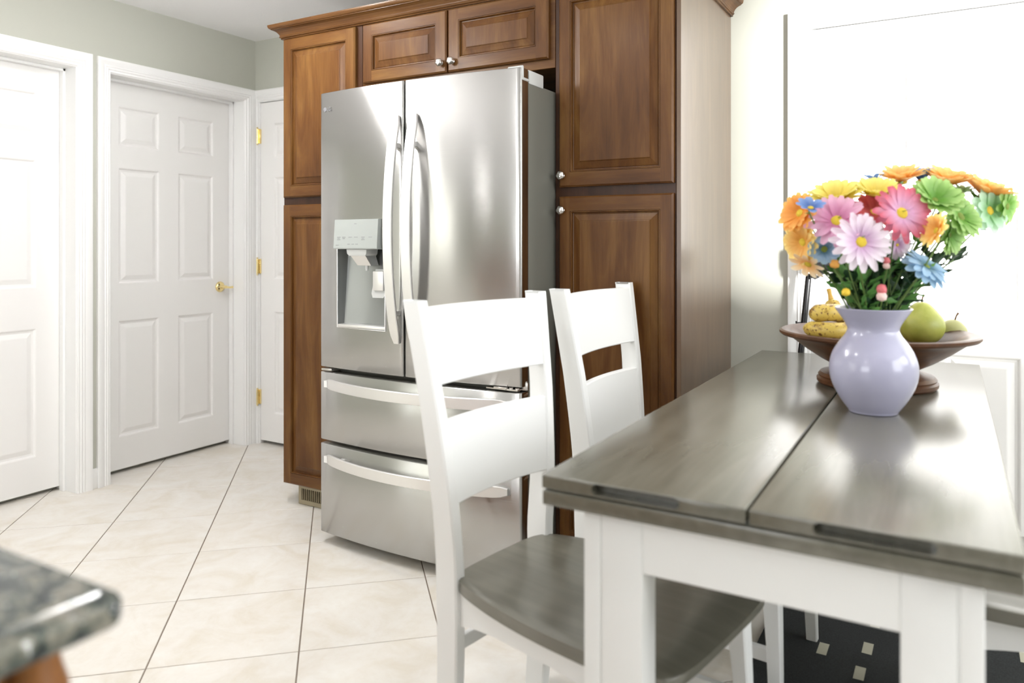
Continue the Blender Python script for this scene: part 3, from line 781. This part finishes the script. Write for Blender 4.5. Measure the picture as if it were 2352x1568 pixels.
# ------------------------------------------------------------------ dining chairs (local frame: +x faces the table)
def make_chair(label, group):
    t = thing('dining_chair', (0, 0, 0), label, 'chair', group)
    lev = [(0.0, .012, .060), (.20, -.004, .064), (.43, -.004, .068), (.601, 0, .064), (.795, .019, .060), (.879, .031, .058), (1.060, .059, .055), (1.072, .062, .055)]
    sm = spl(lev, 5)
    def off(z):
        for a, b in zip(sm, sm[1:]):
            if a[0] <= z <= b[0] + 1e-9:
                k = (z - a[0]) / max(1e-9, b[0] - a[0]); return a[1] + (b[1] - a[1]) * k
        return sm[-1][1]
    def inw(z): return max(.318, .345 + .182 * (z - .601)) / 2
    for s in (-1, 1):
        secs = []
        for i, (z, o, d) in enumerate(sm):
            yi = inw(z); yo = yi + .033; c_ = .004; zz = z
            if i == len(sm) - 1: c_ = .010
            pts = [(-o - d + c_, yi), (-o - c_, yi), (-o, yi + c_), (-o, yo - c_), (-o - c_, yo), (-o - d + c_, yo), (-o - d, yo - c_), (-o - d, yi + c_)]
            secs.append([(x, s * y, zz) for x, y in pts])
        b = bmesh.new(); loft(b, secs); mk('back_post', b, M['chairw'], t, smooth=35)
    def slat(z0, z1, archt=0, archb=0):
        b = bmesh.new(); secs = []; n = 14
        for k in range(n + 1):
            q = k / n; s = 2 * q - 1; bow = .020 * (1 - s * s); row = []
            za = z0 + archb * (1 - s * s); zb = z1 + archt * (1 - s * s)
            for z in (za, za + .003, (za + zb) / 2, zb - .003, zb):
                e = .003 if z in (za, zb) else 0
                row.append((-off(z) - .004 - e - bow, s * (inw(z) + .003), z))
            for z in (zb, (za + zb) / 2, za):
                row.append((-off(z) - .022 - bow, s * (inw(z) + .003), z))
            secs.append(row)
        loft(b, secs); mk('back_slat', b, M['chairw'], t, smooth=35)
    slat(.879, 1.060, .002, 0); slat(.601, .795)
    # saddle seat
    out = spl([(-.030, 0), (-.027, .10), (-.018, .150), (.012, .186), (.10, .216), (.20, .238), (.30, .251), (.42, .258), (.50, .257), (.548, .245), (.575, .215), (.584, .14), (.585, 0)], 4)
    def zt(x, y):
        a = min(1, abs(y) / .26)
        dish = -.013 * math.exp(-((x - .26) / .16) ** 2) * math.exp(-((abs(y) - .11) / .09) ** 2)
        return .430 + dish + .004 * a * a - .012 * max(0, (x - .50) / .085) ** 2
    ZB = .402
    b = bmesh.new(); rows = []
    for (x, y) in out:
        y = max(y, 1e-4); r_ = []
        for k in range(13):
            s = (k / 6 - 1); yy = y * math.sin(s * PI / 2)
            e = .0035 * (abs(s) > .999)
            r_.append(b.verts.new((x, yy, zt(x, yy) - e)))
        rows.append(r_)
    for r0, r1 in zip(rows, rows[1:]):
        for k in range(12): b.faces.new((r0[k], r0[k + 1], r1[k + 1], r1[k]))
    lo = [b.verts.new((x, -max(y, 1e-4), ZB)) for x, y in out]; hi = [b.verts.new((x, max(y, 1e-4), ZB)) for x, y in out]
    for k in range(len(out) - 1):
        b.faces.new((rows[k][0], rows[k + 1][0], lo[k + 1], lo[k])); b.faces.new((rows[k][12], rows[k + 1][12], hi[k + 1], hi[k])); b.faces.new((lo[k], lo[k + 1], hi[k + 1], hi[k]))
    bmesh.ops.remove_doubles(b, verts=b.verts[:], dist=.0006)
    mk('seat', b, M['seat'], t, smooth=50)
    # side aprons, curved along the seat, with an arched lower edge
    for s in (-1, 1):
        secs = []
        path = [(.004, .1775), (.10, .196), (.20, .216), (.30, .228), (.40, .234), (.50, .234)]
        for i, (x, y) in enumerate(spl(path, 3)):
            q = (x - .004) / .496; zb = .318 + .034 * math.sin(PI * min(1, max(0, q)) ) ** .7
            secs.append([(x, s * y, zb), (x, s * y, ZB - .0005), (x, s * (y - .020), ZB - .0005), (x, s * (y - .020), zb)])
        b = bmesh.new(); loft(b, secs); mk('apron', b, M['chairw'], t, smooth=35)
    for x, hw, zb in ((.525, .200, .335), (-.014, .150, .335)):
        b = bmesh.new(); secs = []
        for k in range(13):
            s = k / 6 - 1; z0 = zb + .020 * (1 - s * s); secs.append([(x, s * hw, z0), (x, s * hw, ZB - .0005), (x - .019, s * hw, ZB - .0005), (x - .019, s * hw, z0)])
        loft(b, secs); mk('apron', b, M['chairw'], t, smooth=35)
    for s in (-1, 1):
        secs = []
        for z, h, x, y in ((0, .015, .530, .226), (.20, .018, .523, .220), (.34, .022, .515, .214), (ZB - .0005, .022, .515, .214)):
            secs.append([(x + a * h, s * (y) + c_ * h, z) for a, c_ in ((-1, -.8), (-.8, -1), (.8, -1), (1, -.8), (1, .8), (.8, 1), (-.8, 1), (-1, .8))])
        b = bmesh.new(); loft(b, secs); mk('leg', b, M['chairw'], t, smooth=35)
    for s in (-1, 1):
        b = bmesh.new(); loft(b, [[(-.02, s * .176 + a, z) for a, z in ((-.009, .150), (.009, .150), (.009, .182), (-.009, .182))], [(.515, s * .218 + a, z) for a, z in ((-.009, .150), (.009, .150), (.009, .182), (-.009, .182))]])
        mk('stretcher', b, M['chairw'], t, smooth=0)
    b = bmesh.new(); box(b, .24, .258, -.195, .195, .153, .179, .002, 1); mk('stretcher', b, M['chairw'], t, smooth=0)
    b = bmesh.new(); box(b, -.040, -.022, -.160, .160, .24, .272, .002, 1); mk('stretcher', b, M['chairw'], t, smooth=0)
    return t
ch = make_chair('nearest white dining chair with grey seat, angled beside the table leg', 'white dining chairs')
def dup(root, loc, rz, label):
    r = root.copy(); C.objects.link(r); r.location = loc; r.rotation_euler = (0, 0, rz); r['label'] = label
    for k in list(root.children):
        c_ = k.copy(); C.objects.link(c_); c_.parent = r
        for g in k.children:
            d_ = g.copy(); C.objects.link(d_); d_.parent = c_
    return r
dup(ch, (-.898, 2.234, 0), -.039, 'white dining chair farther along the table, behind the nearest chair and before the pantry cabinet')
dup(ch, (.545, 2.17, 0), PI - .02, 'white dining chair tucked under the far long side of the table')
ch.location = (-.964, 1.646, 0); ch.rotation_euler = (0, 0, -.162)

# ------------------------------------------------------------------ kitchen counter corner
iw = thing('island_cabinet', (-1.3, 0, 0), 'brown wooden base cabinet under the speckled granite worktop', 'cabinet')
mk('body', B(-2.3, -.690, -.75, .350, .09, .8745, bev=.002, seg=1), M['island'], iw)
mk('toe_kick', B(-2.25, -.74, -.70, .30, .001, .09), M['cab_dark'], iw, smooth=0)
b = bmesh.new()
secs = []
for z, h in [(.09, .028), (.16, .028), (.17, .024), (.18, .019), (.60, .019), (.78, .019), (.80, .024), (.812, .019), (.825, .026), (.845, .020), (.874, .016)]:
    secs.append([(-.684 + a * h, .362 + c_ * h, z) for a, c_ in [(math.cos(q_ * PI / 8), math.sin(q_ * PI / 8)) for q_ in range(16)]])
loft(b, secs); mk('corner_post', b, M['island'], iw, smooth=35)
b = bmesh.new(); secs = []
ch_ = .012
base = [(-2.36, -.80), (-.629, -.80), (-.629, .413 - ch_), (-.629 - ch_, .413), (-2.36, .413)]
for ins, z in ((.004, .875), (0, .879), (0, .893), (.003, .900), (.008, .9035), (.012, .905)):
    secs.append([(x + (ins if x < -1 else -ins), y + (ins if y < 0 else -ins), z) for x, y in base])
loft(b, secs); tag(mk('granite_worktop', b, M['granite'], smooth=50), 'speckled green grey granite worktop corner at the lower left', 'worktop')

# ------------------------------------------------------------------ vase
VX, VY = -.165, 2.072
vp = spl([(0, 0), (.050, 0), (.058, .006), (.078, .035), (.095, .070), (.1010, .105), (.095, .140), (.080, .168), (.064, .190), (.0590, .205), (.066, .222), (.078, .240), (.0880, .2556)], 5)
vi = [(r - .004, z) for r, z in reversed(vp) if r > .05 and z > .012]
vase = mk('vase', lathe(vp + [(.0865, .2572), (.0848, .2560)] + vi + [(0, .012)], VX, VY, TZ + .0006, 64), M['vase'], smooth=60)
tag(vase, 'pale lilac glass vase holding flowers on the dining table', 'vase')

# ------------------------------------------------------------------ wooden pedestal bowl and fruit
BX, BY = -.189, 2.4716
bp = [(0, 0), (.156, 0), (.162, .006), (.163, .016), (.157, .021), (.159, .026), (.152, .034), (.125, .042), (.112, .050), (.116, .056), (.150, .074), (.190, .100), (.222, .124), (.238, .136), (.262, .142), (.2685, .148), (.2685, .155), (.262, .158), (.240, .155), (.222, .145), (.185, .112), (.14, .088), (.08, .073), (0, .068)]
bowl = mk('fruit_bowl', lathe(bp, BX, BY, TZ + .0006, 72), M['bowl'], smooth=28)
tag(bowl, 'turned brown wooden pedestal bowl of fruit behind the vase', 'bowl')
def banana(pts, label, rmax=.0205):
    root = thing('banana', pts[len(pts) // 2], label, 'banana', 'spotted bananas in the bowl')
    p_ = spl(pts, 5); n = len(p_); rad = []
    for i in range(n):
        t = i / (n - 1); rad.append(rmax * (min(1, math.sin(PI * min(max(t, .03), .97)) * 1.8) ** .6))
    b = bmesh.new(); tube(b, p_, rad, 10)
    mk('peel', b, M['banana'], root, smooth=60)
    d = (Vector(p_[-1]) - Vector(p_[-3])).normalized()
    b = bmesh.new(); tube(b, [p_[-1], tuple(Vector(p_[-1]) + d * .016), tuple(Vector(p_[-1]) + d * .034)], [.0085, .006, .007], 8)
    mk('stem', b, M['ban_end'], root)
    d = (Vector(p_[0]) - Vector(p_[2])).normalized()
    b = bmesh.new(); tube(b, [p_[0], tuple(Vector(p_[0]) + d * .006)], [.007, .004], 8); mk('tip', b, M['twig'], root)
    return root
banana([P(1850, 753, 2.245), P(1875, 757, 2.18), P(1915, 760, 2.15), P(1965, 756, 2.17), P(2003, 744, 2.20)], 'spotted yellow banana lying lowest at the rim of the wooden bowl', .024)
banana([P(1864, 722, 2.24), P(1885, 719, 2.20), P(1915, 718, 2.20), P(1945, 722, 2.22), P(1975, 728, 2.27)], 'spotted yellow banana lying on top of the lower banana', .026)
banana([P(1985, 770, 2.36), P(1955, 750, 2.34), P(1928, 722, 2.32), P(1913, 700, 2.32), P(1909, 688, 2.325)], 'banana standing with its stem upwards behind the others', .022)
def fruit(name, c, prof, mat, label, tilt=0):
    root = thing(name, c, label, 'pear', None)
    b = lathe(spl(prof, 4), 0, 0, 0, 32)
    R_ = Matrix.Translation(c) @ Matrix.Rotation(tilt, 4, 'Y')
    bmesh.ops.transform(b, matrix=R_, verts=b.verts); mk('flesh', b, mat, root, smooth=80)
    top = prof[-1][1]
    b = bmesh.new(); tube(b, [R_ @ Vector(q_) for q_ in ((0, 0, top - .004), (.002, 0, top + .012), (.006, .002, top + .022))], [.0025, .002, .003], 8); mk('stem', b, M['twig'], root)
fruit('pear', P(2117, 790, 2.26), [(0, 0), (.030, .004), (.052, .022), (.062, .048), (.058, .075), (.042, .098), (.026, .116), (.014, .124), (0, .1255)], M['pear'], 'large yellow green pear in the bowl right of the vase')
fruit('pear', P(2183, 792, 2.30), [(0, 0), (.022, .003), (.036, .018), (.041, .036), (.036, .056), (.023, .070), (.010, .077), (0, .078)], M['pear_pale'], 'small pale green fruit at the right rim of the bowl', .15)

# ------------------------------------------------------------------ black stand behind the flowers
st = thing('equipment_stand', (-.50, 3.12, 0), 'slim black metal stand seen through the flowers beside the white door', 'stand')
p0 = P(1846, 745, 2.965); p1 = P(1858, 628, 2.965); dv = (p0 - p1) / (p1.z - p0.z)
b = bmesh.new(); foot = p1 + dv * (p1.z - .03); tube(b, [foot, p1], .0115, 12); mk('pole', b, M['black'], st)
b = bmesh.new(); tube(b, [P(1829, 741, 2.965), P(1846, 740, 2.965)], .0025, 8); tube(b, [P(1829, 737, 2.965), P(1829, 743, 2.965)], .003, 8); mk('clip', b, M['black'], st)
for dx, dy in ((-.16, .0), (.10, -.03), (.12, .03)):
    b = bmesh.new(); tube(b, [(foot.x, foot.y, .10), (foot.x + dx, max(3.08, min(3.17, foot.y + dy)), .008)], .008, 8); mk('leg', b, M['black'], st)
b = bmesh.new()
a0, a1 = P(1860, 640, 2.93), P(2070, 570, 2.93)
box(b, a0.x, a1.x, 3.095, 3.135, min(a0.z, a1.z) + .03, max(a0.z, a1.z), .012, 3)
mk('head', b, M['black'], st)
b = bmesh.new(); 
for px, py, rr in ((1872, 630, .02), (1888, 622, .016)): 
    c_ = P(px, py, 2.925); lathe([(0, -rr), (rr * .8, -rr * .6), (rr, 0), (rr * .8, rr * .6), (0, rr)], c_.x, c_.y, c_.z, 16, b)
mk('knob', b, M['black'], st)
c_ = P(1873, 625, 2.895); mk('indicator_light', lathe([(0, -.0045), (.0045, 0), (0, .0045)], c_.x, c_.y, c_.z, 12), M['led'], st, label='tiny orange indicator light')

# ------------------------------------------------------------------ bouquet
def petal_mat(name, inner, outer, back=None, lo=.25, hi=.9):
    m = pm(name, outer, .55, Subsurface_Weight=.0)
    tc = N(m, 'ShaderNodeTexCoord'); sp = N(m, 'ShaderNodeSeparateXYZ')
    m.node_tree.links.new(tc.outputs['Generated'], sp.inputs[0])
    c_ = ramp(m, sp.outputs['Y'], [(lo, inner), (hi, outer)])
    st_ = noise(m, coords(m, (22, 1.5, 1), 'Generated'), 1.0, 2)
    v_ = ramp(m, st_, [(.35, (.84, .80, .84)), (.6, (1, 1, 1))])
    setc(m, mixc(m, c_, v_, .7, 'MULTIPLY'))
    # thin petals let light through
    bs = m.node_tree.nodes['Principled BSDF']; tl = N(m, 'ShaderNodeBsdfTranslucent'); mx_ = N(m, 'ShaderNodeMixShader'); mx_.inputs[0].default_value = .42
    m.node_tree.links.new(c_, tl.inputs[0]); ou = m.node_tree.nodes['Material Output']
    m.node_tree.links.new(bs.outputs[0], mx_.inputs[1]); m.node_tree.links.new(tl.outputs[0], mx_.inputs[2]); m.node_tree.links.new(mx_.outputs[0], ou.inputs[0])
    return m
PMt = {
 'white': petal_mat('white_pink_petal', (.68, .42, .66), (.88, .80, .87), lo=.05, hi=.7),
 'pink': petal_mat('pink_petal', (.68, .24, .44), (.82, .50, .66), lo=.1, hi=.8),
 'hot': petal_mat('rose_petal', (.80, .50, .70), (.66, .12, .18), lo=.3, hi=.95),
 'red': petal_mat('red_petal', (.60, .10, .10), (.75, .16, .18)),
 'yellow': petal_mat('yellow_petal', (.86, .70, .10), (.90, .84, .28)),
 'orange': petal_mat('orange_petal', (.94, .48, .08), (.98, .68, .28)),
 'amber': petal_mat('deep_orange_petal', (.88, .38, .05), (.95, .54, .15)),
 'peach': petal_mat('peach_petal', (.93, .55, .22), (.96, .82, .60)),
 'gold': petal_mat('gold_petal', (.92, .52, .10), (.95, .76, .30)),
 'blue': petal_mat('blue_petal', (.10, .20, .50), (.22, .38, .72)),
 'sky': petal_mat('sky_blue_petal', (.10, .26, .36), (.42, .62, .80), lo=.05, hi=.5),
 'green': petal_mat('green_petal', (.20, .46, .06), (.45, .66, .24)),
 'mint': petal_mat('mint_petal', (.30, .58, .25), (.62, .85, .66)),
}
M['eye'] = pm('daisy_centre', (.58, .42, .03), .8); M['eye_g'] = pm('green_daisy_centre', (.16, .22, .03), .8)
def petal_mesh(L, W, curl, mat, tipsharp=.5):
    b = bmesh.new(); n = 6; rows = []
    for i in range(n + 1):
        t = i / n; wd = W * (.32 + .68 * math.sin(PI * min(1, t * .62 + .12))) * (1 if t < .8 else (1 - (t - .8) / .2 * tipsharp) )
        z = curl * L * t * t
        rows.append([b.verts.new((s * wd / 2, L * t, z + .10 * wd * (abs(s)) )) for s in (-1, -.5, 0, .5, 1)])
    for a, c_ in zip(rows, rows[1:]):
        for k in range(4): b.faces.new((a[k], a[k + 1], c_[k + 1], c_[k]))
    me = bpy.data.meshes.new('petal'); b.to_mesh(me); b.free(); me.materials.append(mat); me.shade_smooth(); return me
NECK = Vector((VX, VY, TZ + .25))
leafme = {}
def leaf_mesh(key, mat, L=.05, W=.014):
    if key in leafme: return leafme[key]
    b = bmesh.new(); rows = []
    for i in range(6):
        t = i / 5; wd = W * math.sin(PI * (t * .9 + .08)) * (1 + .25 * (-1) ** i)
        rows.append([b.verts.new((s * wd / 2, L * t, -.25 * L * t * t + .15 * abs(s) * wd)) for s in (-1, 0, 1)])
    for a, c_ in zip(rows, rows[1:]):
        for k in range(2): b.faces.new((a[k], a[k + 1], c_[k + 1], c_[k]))
    me = bpy.data.meshes.new('leaf'); b.to_mesh(me); b.free(); me.materials.append(mat); me.shade_smooth(); leafme[key] = me; return me
def frame(n):
    n = n.normalized(); a = n.cross(Vector((0, 0, 1)))
    if a.length < .1: a = Vector((1, 0, 0))
    a.normalize(); c_ = n.cross(a); return Matrix((a, c_, n)).transposed()
CAMF = Vector((-.5, math.cos(YAW), 0)); CAMR = Vector((math.cos(YAW), .5, 0)); UP = Vector((0, 0, 1))
slot = [0]
def stem_pts(head, n):
    slot[0] += 1; a = slot[0] * 2.4; rr = .016 + .024 * ((slot[0] * 7) % 5) / 4
    nk = Vector((VX + rr * math.cos(a), VY + rr * math.sin(a), TZ + .205))
    d = head - nk
    nk = Vector((VX, VY, TZ + .205)) + (Vector((d.x, d.y, 0)).normalized() * .022 + Vector((math.cos(a), math.sin(a), 0)) * .016 if Vector((d.x, d.y, 0)).length > .01 else Vector((.01, 0, 0)))
    bt = Vector((VX, VY, TZ + .05)) - (nk - Vector((VX, VY, nk.z))) * .8
    mouth = nk + (head - nk) * .18 + Vector((0, 0, .012))
    return [tuple(bt), tuple(nk), tuple(mouth), tuple(nk + (head - nk) * .6 + Vector((0, 0, .004)) - n * .012), tuple(head - n * .016), tuple(head - n * .003)]
def flower(px, py, wd, R_, look, kind, label, n=17, layers=2, cup=.15, eye=.22, Wk=.36, droop=0, cat='flower', stem='stem', leaves=3, group='flowers in the vase'):
    """look = (right, up, toward camera) components of the facing direction"""
    c_ = P(px, py, wd); nrm = (CAMR * look[0] + UP * look[1] - CAMF * look[2]).normalized()
    root = thing('daisy', c_, label, cat, group)
    F = frame(nrm)
    mats = kind if isinstance(kind, tuple) else (kind, kind)
    pms = []
    for l in range(layers):
        L = R_ * (1 - .10 * l); pms.append((petal_mesh(L * (1 - eye * .6), L * Wk, -.12 + droop, PMt[mats[l % 2]]), L))
    for l, (me, L) in enumerate(pms):
        for k in range(n):
            a = 2 * PI * (k + .5 * l) / n + random.uniform(-.07, .07); el = cup + .22 * l + random.uniform(-.10, .10)
            o = bpy.data.objects.new('petal', me); C.objects.link(o); o.parent = root
            loc = F.to_4x4() @ Matrix.Rotation(a, 4, 'Z') @ Matrix.Translation((0, L * eye * .55, .001 * l)) @ Matrix.Rotation(el, 4, 'X') @ Matrix.Scale(random.uniform(.92, 1.06), 4)
            o.matrix_local = loc
    e = R_ * eye; b = lathe([(0, e * .45), (e * .45, e * .42), (e * .8, e * .28), (e, .0), (e * .7, -e * .35), (0, -e * .5)], 0, 0, 0, 20)
    for v in b.verts: v.co *= 1 + random.uniform(-.05, .05)
    bmesh.ops.transform(b, matrix=Matrix.Translation(c_) @ F.to_4x4(), verts=b.verts)
    mk('flower_centre', b, M['eye_g' if 'green' in mats or 'sky' in mats else 'eye'], root, smooth=60)
    sp = stem_pts(c_, nrm); b = bmesh.new(); pp = spl(sp, 5); tube(b, pp, .0019, 7)
    so = mk('stem', b, M[stem], root, smooth=60)
    for k in range(leaves):
        i = int(len(pp) * (.45 + .42 * (k + .5) / max(1, leaves))); q_ = Vector(pp[min(i, len(pp) - 1)])
        o = bpy.data.objects.new('leaf', leaf_mesh('d' if k % 2 else 'l', M['leaf'] if k % 3 else M['leaf_l'])); C.objects.link(o); o.parent = so
        dirv = (Vector((random.uniform(-1, 1), random.uniform(-1, 1), random.uniform(.1, .9)))).normalized()
        Z_ = dirv.cross(Vector((random.random(), .3, .2))).normalized(); X_ = dirv.cross(Z_)
        Mx = Matrix((X_, dirv, Z_)).transposed().to_4x4(); Mx.translation = q_ - root.location
        o.matrix_local = Mx @ Matrix.Scale(random.uniform(.6, 1.0), 4)
    return root
f = flower
f(1977, 556, 1.78, .072, (-.05, .18, 1), 'white', 'large white and pale pink daisy at the front centre of the bouquet', n=15, eye=.21, Wk=.27)
f(1922, 508, 1.83, .075, (-.25, .55, .9), 'pink', 'pink daisy just above and left of the white daisy', n=14, Wk=.28)
f(2070, 490, 1.80, .075, (.12, .30, 1), 'hot', 'rose pink daisy with red petal tips below the yellow flowers', n=15, Wk=.28)
f(2008, 488, 1.88, .058, (0, .6, .8), 'red', 'small red daisy tucked between the two pink daisies', n=14, leaves=1)
f(2060, 562, 1.86, .038, (.1, -.3, 1), 'white', 'small pale pink flower half hidden right of the white daisy', n=10, eye=.15, leaves=1)
f(1921, 462, 1.93, .075, (-.3, 1, .45), 'yellow', 'yellow daisy seen from the side at the upper left', cup=.55)
f(2012, 452, 1.91, .068, (-.1, 1, .45), 'yellow', 'yellow daisy seen from the side at the middle top', cup=.55)
f(2070, 418, 1.97, .066, (-.15, 1, .25), 'orange', 'orange daisy topping the bouquet, leftmost of the three orange ones in a row', cup=.6)
f(2172, 426, 1.97, .078, (.1, 1, .25), 'orange', 'orange daisy topping the bouquet, middle of the three orange ones in a row', cup=.6)
f(2262, 452, 1.95, .080, (.30, 1, .28), 'orange', 'orange daisy topping the bouquet, rightmost of the three orange ones in a row', cup=.6)
f(1838, 490, 1.88, .056, (-.9, .35, .5), 'amber', 'deep orange daisy on the left edge beside the dark blue flower', cup=.35)
f(1845, 556, 1.88, .056, (-.9, -.15, .45), 'gold', 'golden daisy on the left edge below the deep orange one', cup=.3)
f(1856, 606, 1.87, .048, (-.6, -.7, .4), 'peach', 'pale peach flower hanging lowest at the left edge', n=9, layers=1, cup=.3)
f(1862, 478, 1.82, .038, (-.1, .8, .5), 'blue', 'small dark blue flower on the left edge against the orange daisy', n=8, layers=1, cup=.5, Wk=.5)
f(1925, 432, 1.98, .032, (-.1, 1, .1), 'sky', 'small pale blue flower peeping above the left yellow daisy', n=8, layers=1, cup=.7, leaves=0)
f(2007, 414, 1.98, .034, (-.1, 1, .1), 'blue', 'small blue flower peeping up between the yellow and orange daisies', n=8, layers=1, cup=.7, leaves=0)
f(2117, 414, 1.99, .048, (0, 1, .05), 'blue', 'blue flower standing between two of the top orange daisies', n=7, layers=1, cup=1.0, Wk=.55, leaves=0)
f(1893, 572, 1.84, .040, (-.15, -.1, 1), 'sky', 'small grey blue flower left of the white daisy', n=10, layers=1, cup=.2, Wk=.6)
f(2128, 612, 1.80, .062, (.35, .75, .55), 'sky', 'light blue daisy low on the right above the vase mouth', n=15, cup=-.15, eye=.16)
f(2147, 460, 1.83, .066, (.05, .7, .8), 'green', 'bright green daisy under the middle orange daisy', cup=.45, eye=.15)
f(2205, 498, 1.86, .060, (.35, .4, .8), 'green', 'green daisy with an olive centre right of the bright green one', cup=.2, eye=.22)
f(2180, 540, 1.88, .052, (.45, -.1, .7), 'green', 'green daisy low on the right, under the other green ones', cup=.3, eye=.15)
f(2272, 484, 1.92, .060, (.35, .15, 1), 'mint', 'mint green flower on the right edge under the orange daisy', n=9, cup=.1, Wk=.5)
f(2312, 474, 1.93, .048, (.5, -.1, .8), 'green', 'small leaf green flower farthest out on the right', n=9, cup=.1, Wk=.5)
f(2210, 440, 1.95, .038, (.1, .9, .3), 'mint', 'small pale mint flower between the middle and right orange daisies', n=9, cup=.3, leaves=0)
f(2152, 530, 1.76, .046, (-.97, .35, .10), 'gold', 'yellow daisy seen edge on in front of the green ones', n=15, cup=.35, stem='stem', leaves=0)
def bud(px, py, wd, R_, mats_, label):
    c_ = P(px, py, wd); root = thing('flower_bud', c_, label, 'bud', 'flowers in the vase')
    for k, mt in enumerate(mats_):
        b = lathe([(0, R_), (R_ * .6, R_ * .75), (R_ * .95, R_ * .1), (R_ * .8, -R_ * .6), (0, -R_)], c_.x, c_.y, c_.z + R_ * 1.35 * k, 18)
        for v in b.verts: v.co += Vector((random.uniform(-1, 1), random.uniform(-1, 1), random.uniform(-1, 1))) * R_ * .08
        mk('bud', b, mt, root, smooth=80)
    b = bmesh.new(); sp = stem_pts(c_, Vector((0, 0, 1))); tube(b, spl(sp, 4), .0015, 6); mk('stem', b, M['stem'], root)
MB1 = pm('yellow_bud', (.85, .60, .05), .6); MB2 = pm('pink_bud', (.72, .18, .20), .6); MB3 = pm('cream_bud', (.86, .62, .58), .6); MB4 = pm('orange_bud', (.80, .40, .08), .6)
bud(1943, 671, 1.83, .0105, [MB1], 'round yellow bud low at the left of the stems')
bud(2025, 680, 1.80, .0125, [MB3, MB2], 'pink and cream bud standing just above the vase mouth')
bud(1917, 606, 1.84, .012, [MB4], 'orange bud under the small grey blue flower')
bud(2036, 610, 1.82, .009, [MB3, MB2], 'small pink bud under the right edge of the white daisy')
# leafy greenery filling the middle
for i in range(34):
    px = 1905 + i * 17 + random.uniform(-6, 6); py = random.uniform(545, 640); wd = random.uniform(1.86, 1.97)
    if i >= 16: px = 1935 + (i - 16) * 12 + random.uniform(-5, 5); py = random.uniform(585, 655); wd = random.uniform(1.86, 1.93)
    if i in (14, 15): px = 2170 + (i - 14) * 22; py = 590 + (i - 14) * 6
    hd = P(px, py, wd); nrm = (hd - NECK).normalized()
    side = {14: 'green sprig poking out right of the light blue daisy', 15: 'green sprig reaching farthest right under the green daisies'}.get(i)
    root = thing('greenery_sprig', hd, side or 'dark green feathery sprig among the flower stems above the vase', 'greenery', 'green sprigs at the right edge' if side else 'green sprigs among the flower stems')
    b = bmesh.new(); pp = spl(stem_pts(hd, nrm), 5); tube(b, pp, .0022, 6); so = mk('stem', b, M['stem_d' if i % 3 else 'stem'], root)
    for k in range(13):
        q_ = Vector(pp[min(len(pp) - 1, int(len(pp) * (.38 + .62 * k / 12)))])
        o = bpy.data.objects.new('leaf', leaf_mesh('s' if i % 4 else 't', M['leaf'] if i % 4 else M['leaf_l'], .055, .017)); C.objects.link(o); o.parent = root
        dirv = (nrm * .7 + Vector((random.uniform(-1, 1), random.uniform(-1, 1), random.uniform(-.2, .6)))).normalized()
        Z_ = dirv.cross(Vector((random.random(), .3, .2))).normalized(); X_ = dirv.cross(Z_)
        Mx = Matrix((X_, dirv, Z_)).transposed().to_4x4(); Mx.translation = q_ - root.location
        o.matrix_local = Mx @ Matrix.Scale(random.uniform(.7, 1.15), 4)
